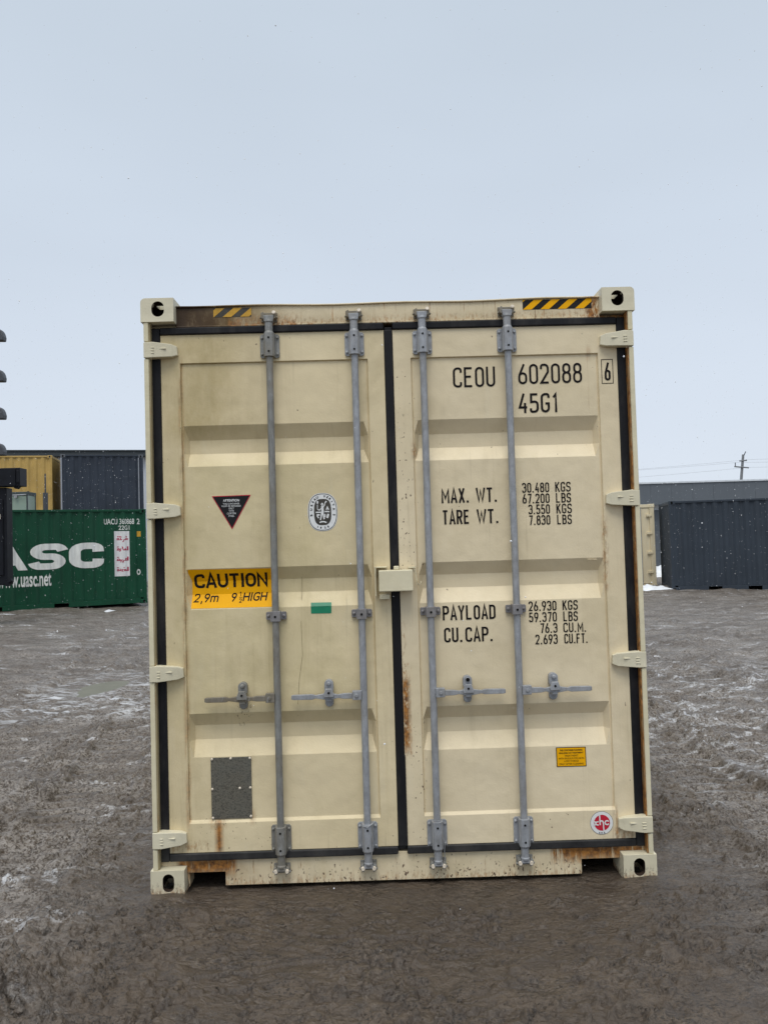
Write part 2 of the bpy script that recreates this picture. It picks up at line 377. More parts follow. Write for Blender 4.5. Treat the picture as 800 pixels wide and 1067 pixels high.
def text_bm(s, size=1., sx=1., align='CENTER', offset=0., line=1.0, shear=0.):
    """built-in typeface, flat, in x/z facing -y"""
    cu = bpy.data.curves.new('t', 'FONT'); cu.body = s; cu.size = size; cu.align_x = align; cu.fill_mode = 'FRONT'
    cu.offset = offset; cu.space_line = line; cu.resolution_u = 3; cu.shear = shear
    o = bpy.data.objects.new('t', cu); COL.objects.link(o)
    dg = bpy.context.evaluated_depsgraph_get(); me = bpy.data.meshes.new_from_object(o.evaluated_get(dg))
    bpy.data.objects.remove(o); bm = bmesh.new(); bm.from_mesh(me); bpy.data.meshes.remove(me)
    for v in bm.verts: v.co = Vector((v.co.x*sx, 0, v.co.y))
    return bm
def fit(bm, x0, x1, z0, z1, y=0.):
    xs = [v.co.x for v in bm.verts]; zs = [v.co.z for v in bm.verts]
    a, b, c, d = min(xs), max(xs), min(zs), max(zs)
    for v in bm.verts:
        v.co = Vector((x0+(v.co.x-a)/(b-a)*(x1-x0), y, z0+(v.co.z-c)/(d-c)*(z1-z0)))
    return bm
def join(dst, src):
    me = bpy.data.meshes.new('tmp'); src.to_mesh(me); dst.from_mesh(me); bpy.data.meshes.remove(me); src.free(); return dst
def drape(bm, cuts, axis, fn):
    """cut a flat decal along the folds of the sheet under it and press it on"""
    no = Vector((1, 0, 0)) if axis == 'x' else Vector((0, 0, 1))
    for c in cuts:
        bmesh.ops.bisect_plane(bm, geom=bm.verts[:]+bm.edges[:]+bm.faces[:], plane_co=no*c, plane_no=no, dist=1e-6)
    for v in bm.verts: v.co.y += fn(v.co.x if axis == 'x' else v.co.z)
    return bm
def obj_bm(bm, name, mat, parent, **k):
    b = MB(); b.bm.free(); b.bm = bm; return b.done(name, mat, parent, normals=False, **k)
def face_front(bm):
    for f in bm.faces:
        f.normal_update()
        if f.normal.y > 0: f.normal_flip()
    return bm

def cut_mesh(base, cutters, name, mat, parent, loc=(0, 0, 0)):
    """exact boolean, baked to one mesh"""
    a = base.done('a', mat, None)
    for i, c in enumerate(cutters):
        b = c.done('b%d' % i, mat, None)
        m = a.modifiers.new('c', 'BOOLEAN'); m.object = b; m.operation = 'DIFFERENCE'; m.solver = 'EXACT'
        dg = bpy.context.evaluated_depsgraph_get(); me = bpy.data.meshes.new_from_object(a.evaluated_get(dg))
        a.modifiers.clear(); a.data = me; bpy.data.objects.remove(b)
    a.name = name; a.data.name = name; a.parent = parent; a.location = loc
    if not a.data.materials: a.data.materials.append(mat)
    bv = a.modifiers.new('bevel', 'BEVEL'); bv.width = .003; bv.segments = 2; bv.limit_method = 'ANGLE'; bv.angle_limit = R(35)
    return a
def oval(cx, cz, rx, rz, n=24, power=2.):
    """stadium-like oval"""
    P = []
    st = rz-rx
    for k in range(n):
        t = 2*math.pi*k/n; P.append((cx+rx*math.cos(t), cz+rx*math.sin(t)+(st if math.sin(t) > 1e-6 else -st if math.sin(t) < -1e-6 else 0)))
    return P

# ------------------------------------------------------------------ GROUND
def vnoise(x, y, seed, ax=1., ay=1.):
    rs = np.random.RandomState(seed); T = rs.rand(256, 256).astype(np.float32)
    x = x*ax+37.3; y = y*ay+91.7
    xi = np.floor(x).astype(int); yi = np.floor(y).astype(int); fx = x-xi; fy = y-yi
    fx = fx*fx*(3-2*fx); fy = fy*fy*(3-2*fy)
    a = T[yi & 255, xi & 255]; b = T[yi & 255, (xi+1) & 255]; c = T[(yi+1) & 255, xi & 255]; d = T[(yi+1) & 255, (xi+1) & 255]
    return (a*(1-fx)+b*fx)*(1-fy)+(c*(1-fx)+d*fx)*fy
def fbm(x, y, seed, f, oct=4, g=.5, ax=1., ay=1.):
    s = 0; a = 1.; t = 0
    for i in range(oct):
        s = s+a*vnoise(x, y, seed+i, f*ax, f*ay); t += a; a *= g; f *= 2.03
    return s/t
def sstep(v, a, b):
    t = np.clip((v-a)/(b-a), 0, 1); return t*t*(3-2*t)
def ground_height(X, Y):
    wx = (fbm(X, Y, 40, .9, 3)-.5)*1.2; wy = (fbm(X, Y, 50, .9, 3)-.5)*1.2
    def ridge(v, k): return 1-np.abs(np.clip((v-.5)*k, -1, 1))
    h = (fbm(X, Y, 1, .35, 3)-.5)*.16
    h += (fbm(X, Y, 5, 2.2, 4)-.5)*.055
    front = sstep(X, -1.65, -1.05)*(1-sstep(X, 1.15, 1.8))*(1-sstep(Y, .1, .8))       # smoother trampled patch by the doors
    rough = 1-.60*front
    patch = sstep(fbm(X, Y, 70, .8, 2), .36, .60)
    # crusts of mud with broken lips facing the camera: terraces along the contours of stretched noise
    def terrace(seed, fx, fy, K, step, lipdrop):
        q = (fbm(X+wx*.15, Y+wy*.15, seed, fx, 5, .58, 1., fy/fx) + .22*(Y)*fy/6)*K
        fr = q-np.floor(q); return (np.floor(q)-q + sstep(fr, .0, .10))*step + lipdrop*(-np.exp(-(((fr-.98)/.05)**2)))
    m1 = sstep(fbm(X, Y, 75, 1.9, 3, .6), .40, .58)
    h += terrace(101, 1.6, 4.4, 6.5, .038, .022)*(.22+.9*m1)*(1-.55*front)
    m2 = sstep(fbm(X, Y, 77, 3.0, 3, .6), .46, .60)
    h += terrace(111, 4.5, 8.5, 4.5, .018, .014)*m2*(1-.25*front)
    h += ridge(fbm(X+wx*.4, Y+wy*.4, 11, 3.4, 4, .55, .62, 1.5), 6)**1.5*.022*rough*(.3+.8*(1-patch))
    crumbs = fbm(X, Y, 31, 24., 2, .5); cm = sstep(fbm(X, Y, 80, 2.6, 4, .6), .47, .60)
    h += sstep(crumbs, .55, .66)*.026*(.04+.96*cm)*(1-.2*front)
    h += (fbm(X, Y, 35, 14., 3, .55)-.5)*.018
    h += sstep(fbm(X, Y, 37, 13., 2, .5), .66, .74)*.022*sstep(fbm(X, Y, 38, 1.7, 2), .45, .6)
    # tyre tracks with lug prints running away from the camera
    for tx, wdt, ph, ang in ((-1.95, .26, 0., -.16), (-2.75, .26, .6, -.16), (-4.0, .30, 1., .22), (1.95, .27, 2., .05), (2.85, .27, 2.4, .05), (4.2, .30, .5, -.12), (-6.2, .3, .2, .4), (6.2, .3, .2, -.35)):
        cx = tx+ang*Y+.16*np.sin(Y*.5+ph)
        d = np.abs(X-cx); mk = 1-sstep(d, wdt*.75, wdt)
        lug = .5+.5*np.sin(2*math.pi*(Y/.145+np.abs(X-cx)*2.2+fbm(X, Y, 60, 3, 2)*.9))
        keep = .35+.65*sstep(fbm(X, Y, 90+int(ph*2), .8, 3), .36, .56)
        h = h*(1-.75*mk*keep) + mk*keep*(sstep(lug, .25, .75)*.034-.030) + (np.exp(-((d-wdt*1.08)/.05)**2))*.026*keep
    # churned clods, lower left
    cl = np.exp(-(((X+1.50)/.20)**2+((Y+.92)/.26)**2)**1.5)
    h += cl*(.05+(fbm(X, Y, 33, 8, 4, .66)-.42)*.36)
    # footprint of the container: pressed flat
    inside = sstep(X, -1.40, -1.23)*(1-sstep(X, 1.23, 1.40))*sstep(Y, -.22, -.02)*(1-sstep(Y, 12.3, 12.6))
    near = np.exp(-((np.maximum(np.abs(X)-1.2, 0)/.5)**2+(np.minimum(Y, 0)/.5)**2))
    h = h*(1-.45*near)
    h = h*(1-inside)+(-.008+.25*(h))*inside*.6
    for cx_ in (-1.14, 1.14): h += .020*np.exp(-(((X-cx_)/.14)**2+((Y+.02)/.07)**2)**2)*(.5+fbm(X, Y, 44, 9, 2))
    # yard rises a little on the left and evens out far away
    h += .14*sstep(-X, 3.5, 9)*sstep(Y, 4, 14)
    rp = (((X+3.42)/.26)**2+((Y-6.0)/.55)**2)*(.35+1.3*fbm(X, Y, 47, 3.2, 3, .6)); kp = np.exp(-(rp/3.2)**2); h = h*(1-kp)+kp*(.0+.035*np.clip(rp-1., -1, 1.4))
    far = sstep(Y, 24, 40)
    h = h*(1-far)+.05*far
    return h
def make_ground():
    xs = list(np.arange(-2.7, 2.7001, .0075)); s = .0075
    pos = []; x = 2.7
    while x < 75: s = min(s*1.035, 3.0); x += s; pos.append(x)
    xs = [-p for p in pos[::-1]]+xs+pos
    ys = [-30., -20., -12., -8., -6., -4.5, -3.5, -2.9, -2.5, -2.2, -2.0, -1.85, -1.75]
    y = -1.7; s = .0068
    while y < .4: ys.append(y); y += s
    while y < 160: ys.append(y); s = min(s*1.0095, 4.0) if y < 26 else min(s*1.06, 5); y += s
    xs = np.array(xs); ys = np.array(ys)
    X, Y = np.meshgrid(xs, ys); Z = ground_height(X, Y)
    nx, ny = len(xs), len(ys); print('ground', nx, ny, nx*ny)
    me = bpy.data.meshes.new('ground'); nv = nx*ny; nf = (nx-1)*(ny-1)
    me.vertices.add(nv); me.vertices.foreach_set('co', np.stack([X, Y, Z], -1).astype(np.float32).ravel())
    i = np.arange(nx-1)[None, :]+np.arange(ny-1)[:, None]*nx
    q = np.stack([i, i+1, i+1+nx, i+nx], -1).reshape(-1)
    me.loops.add(nf*4); me.loops.foreach_set('vertex_index', q.astype(np.int32))
    me.polygons.add(nf); me.polygons.foreach_set('loop_start', (np.arange(nf)*4).astype(np.int32))
    me.update(calc_edges=True); me.shade_smooth()
    o = bpy.data.objects.new('ground', me); COL.objects.link(o); return o
n = N('wet_mud', .5, 0, .5)
c = n.mix(n.noise(.9, 6, .65, lo=.38, hi=.62), (.108, .081, .057), (.070, .052, .037))
c = n.mix(n.noise(7, 6, .7, (1, 1.6, 1), .44, .60, 0, .75), c, (.055, .042, .032))
o = n.xyz()
away = n.math('MAXIMUM', n.math('MAXIMUM', n.rng(o[0], -1.15, -1.9), n.rng(o[0], 1.2, 2.0)), n.rng(o[1], 12, 14))
gate = n.math('MAXIMUM', n.noise(3.0, 5, .65, (1, 1.7, 1), .50, .60, .10, 1, off=(2, 0, 0)), n.math('MULTIPLY', away, .75))
c = n.mix(n.math('MULTIPLY', gate, n.noise(27, 4, .65, (1, 1.4, 1), .50, .58, 0, .75, off=(0, 7, 0))), c, (.042, .032, .025))
c = n.mix(n.math('MULTIPLY', n.math('MULTIPLY', gate, n.rng(away, 0, 1, .30, .9)), n.noise(55, 4, .65, lo=.54, hi=.60, a=0, b=.75)), c, (.21, .185, .155))
gate2 = n.noise(4.2, 5, .65, (1, 1.5, 1), .44, .56, .22, 1, off=(8, 3, 0))
c = n.mix(n.math('MULTIPLY', gate2, n.noise(80, 3, .6, (1, 1.2, 1), .55, .60, 0, .85, off=(5, 0, 0))), c, (.020, .015, .011))
c = n.mix(n.math('MULTIPLY', gate2, n.noise(36, 5, .7, (1, 1.6, 1), .56, .61, 0, .8, off=(1, 4, 0))), c, (.024, .018, .013))
# pale gritty slush and frost left lying in patches, away from the doors
gr = n.noise(1.9, 6, .72, (.6, 1.6, 1), .40, .60, .25, 1, off=(3, 1, 0))
fine = n.math('MAXIMUM', n.noise(70, 3, .6, lo=.48, hi=.56), n.noise(26, 5, .7, (1, 1.5, 1), .50, .57, 0, .9, off=(9, 0, 0)))
c = n.mix(n.math('MULTIPLY', n.math('MULTIPLY', gr, away), fine), c, (.27, .245, .22))
sl1 = n.math('MULTIPLY', n.math('MULTIPLY', n.rng(o[0], -4.6, -3.7), n.rng(o[0], -1.9, -2.3)), n.math('MULTIPLY', n.rng(o[1], 3.9, 4.5), n.rng(o[1], 7.4, 6.0)))
sl = n.math('MULTIPLY', sl1, n.noise(5, 6, .75, (.5, 2.4, 1), .50, .61))
slr = n.math('MULTIPLY', n.math('MULTIPLY', n.rng(o[0], 1.5, 2.3), n.rng(o[1], .6, 1.6)), n.math('MULTIPLY', n.rng(o[1], 8., 5.), n.noise(3.4, 6, .75, (.7, 1.8, 1), .52, .60, off=(1, 2, 0))))
sl = n.math('MAXIMUM', sl, n.math('MULTIPLY', slr, n.noise(34, 4, .7, lo=.46, hi=.54, a=.1, b=.85)))
c = n.mix(n.math('MULTIPLY', sl, .85), c, (.60, .62, .65))
sl2 = n.math('MULTIPLY', away, n.noise(1.5, 6, .75, (.6, 2.2, 1), .57, .66, 0, .85, off=(0, 6, 0)))
c = n.mix(n.math('MULTIPLY', sl2, n.noise(30, 4, .7, lo=.47, hi=.54)), c, (.62, .63, .65))
n.col(c)
n.link(n.noise(5, 6, .7, (1, 1, 1), .36, .66, .30, .66), n.b.inputs['Roughness'])
h = n.math('ADD', n.noise(22, 5, .6, (1, 1.4, 1), .3, .7), n.noise(110, 3, .6, lo=.3, hi=.7, a=0, b=.2)); n.bump(h, 1.0, .009)
M['mud'] = n.m
g = make_ground(); g.data.materials.append(M['mud']); tag(g, 'wet brown grey mud of the yard, churned by tyres', kind='structure')
g['category'] = 'ground'

def gz(x, y): return float(ground_height(np.array([[x]], dtype=float), np.array([[y]], dtype=float))[0, 0])

# ------------------------------------------------------------------ generic corrugated container pieces
def rib_profile(L, x0, period=.278, depth=.036):
    """break points (x, y) of a trapezoid-folded wall between x0 and x0+L; y=0 outside face, +depth pressed in"""
    P = []; x = x0; k = max(1, round(L/period)); p = L/k
    for i in range(k):
        a = x+i*p; P += [(a, 0), (a+p*.26, 0), (a+p*.5, depth), (a+p*.76, depth)]
    P.append((x0+L, 0)); return P
def rib_y(P, x):
    for (a, ya), (b, yb) in zip(P, P[1:]):
        if a <= x <= b: return ya+(yb-ya)*(x-a)/max(b-a, 1e-9)
    return 0.
def wall_strip(mb, P, z0, z1, y_base, sgn=1, axis='x', flip=False, at=0.):
    vs0 = []; vs1 = []
    for (a, d) in P:
        if axis == 'x': p0, p1 = (a, y_base+sgn*d, z0), (a, y_base+sgn*d, z1)
        else: p0, p1 = (y_base+sgn*d, a, z0), (y_base+sgn*d, a, z1)
        vs0.append(mb.bm.verts.new(p0)); vs1.append(mb.bm.verts.new(p1))
    for i in range(len(P)-1): mb.bm.faces.new((vs0[i], vs0[i+1], vs1[i+1], vs1[i]))
    return mb

def casting(name, mat, parent, top, side, loc, ends=1):
    """corner casting, 0.178 long (y) x 0.162 wide (x) x 0.118 high, holes cut out; side=-1 left, +1 right (outer side)"""
    W_, D_, H_ = .162, .178*ends, .118
    b = MB()
    # outline seen from the front with the outer top/bottom corner rounded
    rr = .022; pts = []
    ox = side*W_/2
    def arc(cx, cz, a0, a1, r): return [(cx+r*math.cos(R(a0+(a1-a0)*k/5)), cz+r*math.sin(R(a0+(a1-a0)*k/5))) for k in range(6)]
    if side < 0: pts = [(-W_/2, 0), (W_/2, 0), (W_/2, H_), (-W_/2, H_)]
    else: pts = [(-W_/2, 0), (W_/2, 0), (W_/2, H_), (-W_/2, H_)]
    newp = []
    for (x, z) in pts:
        if x*side > 0 and ((z > 0) == top):
            if top: newp += arc(x-side*rr, z-rr, 0, 90, rr) if side > 0 else arc(x-side*rr, z-rr, 90, 180, rr)
            else: newp += arc(x-side*rr, z+rr, 270, 360, rr) if side > 0 else arc(x-side*rr, z+rr, 180, 270, rr)
        else: newp.append((x, z))
    b.prism(newp, 0, D_)
    cut = []
    hz = H_/2+(.004 if top else 0)
    c1 = MB(); c1.prism(oval(-side*.004, hz, .0275 if not top else .031, .042 if not top else .038), -.02, .05); cut.append(c1)
    c2 = MB(); c2.box(-W_/2+.028, W_/2-.028, .028, D_-.028, .022, H_-.022); cut.append(c2)
    c3 = MB()
    if top: c3.box(-.030+side*-.012, .030+side*-.012, .062, D_-.05, H_-.03, H_+.02)
    else: c3.box(-.034, .034, .035, D_-.028, -.02, .03)
    cut.append(c3)
    c4 = MB(); x0, x1 = (-W_/2-.02, -W_/2+.05) if side < 0 else (W_/2-.05, W_/2+.02)
    c4.prism_x([(D_/2+.036*math.cos(2*math.pi*k/20), H_/2+.026*math.sin(2*math.pi*k/20)) for k in range(20)], x0, x1); cut.append(c4)
    o = cut_mesh(b, cut, name, mat, parent, loc)
    if len(o.data.materials) < 2: o.data.materials.append(M['casting_inside_shade'])
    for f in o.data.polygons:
        c = f.center; f.material_index = 1 if (abs(c.x) < W_/2-.012 and .012 < c.y < D_-.012 and .012 < c.z < H_-.012) else 0  # cavity faces get the painted-in shade, outer faces the paint
    return o

# ------------------------------------------------------------------ MAIN CONTAINER
HW = 1.219; LEN = 12.192; YF = .062; YR = .052        # half width, length, door sheet plane, door frame plane
main = empty('shipping_container')
tag(main, 'tall beige shipping container seen from its closed double doors with four grey locking bars', 'shipping container')
for top in (True, False):
    for side in (-1, 1):
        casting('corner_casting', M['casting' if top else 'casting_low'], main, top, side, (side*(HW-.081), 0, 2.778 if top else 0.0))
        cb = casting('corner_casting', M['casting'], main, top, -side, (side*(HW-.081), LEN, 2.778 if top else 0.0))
        cb.rotation_euler = (0, 0, math.pi)
# corner posts: thin front flange, return and pocket behind the gasket
for s in (-1, 1):
    b = MB()
    xo, xi = s*1.207, s*1.184
    zz = [(.118, .2145), (.3005, 1.0145), (1.0955, 1.8055), (1.8865, 2.5965), (2.6825, 2.778)]
    for a, c_ in zz: b.box(min(xo, xi), max(xo, xi), .004, .030, a, c_)
    b.box(min(xo, s*1.185), max(xo, s*1.185), .030, .17, .118, 2.778)
    p = b.done('corner_post', M['post'], main, bevel=.003)
    b = MB(); b.box(min(s*1.1845, s*1.178), max(s*1.1845, s*1.178), .012, .075, .12, 2.776)
    b.box(min(s*1.184, s*1.06), max(s*1.184, s*1.06), .0735, .10, .12, 2.776)
    b.done('post_lining', M['post_return'] if s > 0 else M['post_return_left'], p, bevel=.002)
# header
b = MB()
sagx = [i/12 for i in range(-12, 13)]
def strip(b, z0f, z1f, y0, y1, xa=-1.06, xb=1.06, n=24):
    prev = None
    for i in range(n+1):
        x = xa+(xb-xa)*i/n; q = [b.bm.verts.new((x, yy, zf(x))) for yy, zf in ((y0, z0f), (y1, z0f), (y1, z1f), (y0, z1f))]
        if prev:
            for k in range(4): b.bm.faces.new((prev[k], q[k], q[(k+1) % 4], prev[(k+1) % 4]))
        else: b.bm.faces.new(q)
        prev = q
    b.bm.faces.new(prev[::-1])
dent = lambda x: -.006*(1-(x/1.06)**2) + .0025*math.sin(9*x+1)
strip(b, lambda x: 2.759, lambda x: 2.862+dent(x), YR+.006, .13)
strip(b, lambda x: 2.8625+dent(x), lambda x: 2.870+dent(x), YR-.004, .20)
hdr = b.done('door_header', M['header'], main, bevel=.003)
# little drip lip above the gasket
b = MB(); b.box(-1.056, 1.056, YR-.004, YR+.0055, 2.759, 2.766); b.done('drip_lip', M['header'], hdr, bevel=.002)
# sill with fork pockets
b = MB()
b.prism([(-1.058, .082), (-1.050, .014), (-1.046, .014), (-1.046, .082)], YR+.010, .16)
sill_poly = [(-1.058, .118), (-1.058, .082), (-.871, .082), (-.871, .016), (.868, .013), (.868, .084), (1.058, .084), (1.058, .118), (1.179, .1185), (1.179, .150), (-1.179, .150), (-1.179, .1185)]
b.prism(sill_poly, YR+.006, .16)
sill = b.done('door_sill', M['sill'], main, bevel=.003)
for sx in (-1, 1):
    b = MB(); b.box(min(sx*1.06, sx*.865), max(sx*1.06, sx*.865), .35, .37, .01, .12); b.box(min(sx*.88, sx*.872), max(sx*.88, sx*.872), .17, .3499, .01, .1); b.done('fork_pocket', M['dark_hole'], main)
# side walls, roof, end wall, base rails
P = rib_profile(LEN-.36, .18)
for s in (-1, 1):
    b = MB(); wall_strip(b, P, .16, 2.80, s*1.195, -s, 'y'); b.done('side_wall', M['wall'], main, normals=True)
    b = MB(); b.box(min(s*1.19, s*1.215), max(s*1.19, s*1.215), .179, LEN-.179, .02, .16); b.done('bottom_rail', M['wall'], main, bevel=.004)
    b = MB(); b.box(min(s*1.16, s*1.212), max(s*1.16, s*1.212), .179, LEN-.179, 2.80, 2.862); b.done('top_rail', M['wall'], main, bevel=.004)
b = MB(); b.box(-1.16, 1.16, .20, LEN-.1, 2.83, 2.85); b.done('roof', M['wall'], main)
b = MB(); b.box(-1.18, 1.18, LEN-.08, LEN-.02, .02, 2.85); b.done('end_wall', M['wall'], main)
b = MB(); b.box(-1.18, 1.18, .17, LEN-.1, .10, .15); b.done('floor_frame', M['dark_hole'], main)

ZREC = [(2.268, 2.199, 2.130, 2.064), (1.557, 1.494, 1.428, 1.357), (.848, .785, .715, .636)]
ZBR = []                       # (z, depth) of the pressed sheet
for a, b_, c_, d_ in ZREC: ZBR += [(a, 0), (b_, 1), (c_, 1), (d_, 0)]
RD = .038
def sheet(z):
    prev = (3., 0)
    for zz_, d in ZBR:
        if z >= zz_:
            t = (z-zz_)/(prev[0]-zz_); return (d+(prev[1]-d)*t)*RD
        prev = (zz_, d)
    return 0.
def door_mesh(xo, xi, xc, xe):
    """xo outer edge, xi outer seam, xc inner seam, xe meeting edge"""
    sg = 1 if xi > xo else -1
    b = MB()
    cols = [(xo, 'f'), (xi, 'f'), (xi+sg*.0025, 'g'), (xi+sg*.008, 'p'), (xi+sg*.030, 'd'), (xc-sg*.030, 'd'), (xc-sg*.008, 'p'), (xc-sg*.0025, 'g'), (xc, 'f'), (xe, 'f')]
    zl = [(2.722, 'f'), (2.580, 'f'), (2.577, 'g'), (2.5745, 'p')]
    for z, d in ZBR: zl.append((z, 'p' if d == 0 else 'd'))
    zl += [(.334, 'p'), (.319, 'f'), (.180, 'f')]
    grid = []
    for z, kz in zl:
        row = []
        for x, kx in cols:
            if kz == 'f' or kx == 'f': y = YR
            elif kz == 'g' or kx == 'g': y = YF+.003
            elif kx == 'd' and kz == 'd': y = YF+RD
            else: y = YF
            row.append(b.bm.verts.new((x, y, z)))
        grid.append(row)
    for i in range(len(grid)-1):
        for j in range(len(cols)-1):
            b.bm.faces.new((grid[i][j], grid[i+1][j], grid[i+1][j+1], grid[i][j+1]))
    # back of the leaf and its edges
    bk = [b.bm.verts.new((x, .105, z)) for x, z in ((xo, 2.722), (xo, .18), (xe, .18), (xe, 2.722))]
    L_ = [r[0] for r in grid]; Rr = [r[-1] for r in grid]
    b.bm.faces.new([bk[0], bk[1]]+L_[::-1]); b.bm.faces.new([bk[2], bk[3]]+Rr)
    b.bm.faces.new([bk[3], bk[0]]+grid[0]); b.bm.faces.new([bk[1], bk[2]]+grid[-1][::-1]); b.bm.faces.new(bk)
    return b
left = door_mesh(-1.137, -1.042, -.110, -.027).done('door', M['left_door'], main, bevel=.0022)
right = door_mesh(1.137, 1.042, .104, .017).done('door', M['right_door'], main, bevel=.0022)
left['label'] = 'left door leaf with caution sticker and grey plate, stained yellow'
right['label'] = 'right door leaf with black weight and number lettering'
# gaskets
for s, d in ((-1, left), (1, right)):
    b = MB()
    b.box(min(s*1.1375, s*1.1820), max(s*1.1375, s*1.1820), .044, .072, .141, 2.7575)
    e = -.0275 if s < 0 else .0165
    b.box(min(s*1.1370, e), max(s*1.1370, e), .040, .075, 2.7225, 2.7580)
    b.box(min(s*1.1370, e), max(s*1.1370, e), .040, .075, .1430, .1795)
    if s < 0: b.box(-.0265, .0165, .060, .078, .16, 2.74)
    b.done('door_gasket', M['rubber'], d, bevel=.006, seg=3)
b = MB(); b.box(-.0245, .0145, .047, .0595, .18, 2.722); b.box(.008, .020, .045, .0515, .18, .62); b.done('door_gasket', M['rubber'], right, bevel=.004)

# hinges
def hinge(s, z, door):
    b = MB()
    prof = [(1.207, .0385), (1.165, .040), (1.075, .031), (1.052, .022), (1.049, -.022), (1.075, -.031), (1.165, -.0375), (1.207, -.038)]
    # body with sloping front face
    fr = {1.207: -.001, 1.165: -.004, 1.075: .018, 1.052: .030, 1.049: .030}
    a = [b.bm.verts.new((s*x, fr[x], z+dz)) for x, dz in prof]; c_ = [b.bm.verts.new((s*x, .0515, z+dz)) for x, dz in prof]
    b.bm.faces.new(a); b.bm.faces.new(c_[::-1])
    for i in range(len(prof)): j = (i+1) % len(prof); b.bm.faces.new((a[i], c_[i], c_[j], a[j]))
    bmesh.ops.triangulate(b.bm, faces=[f for f in b.bm.faces if len(f.verts) > 4])
    # raised casting marks and the pin
    for k in range(3): b.box(s*1.165-.010 if s > 0 else s*1.165-.006, s*1.165+.010 if s > 0 else s*1.165+.010, -.0065, .0, z-.018+k*.013, z-.013+k*.013)
    b.box(min(s*1.10, s*1.135), max(s*1.10, s*1.135), .0035, .012, z+.004, z+.010)
    h = b.done('hinge', M['casting'], door, bevel=.003)
    b = MB(); b.tube([(s*1.182, .022, z-.043), (s*1.182, .022, z+.043)], .009, 12); b.done('hinge_pin', M['casting'], main, smooth=True)
    return h
for z in (2.639, 1.847, 1.055, .259):
    hinge(-1, z, left); hinge(1, z, right)

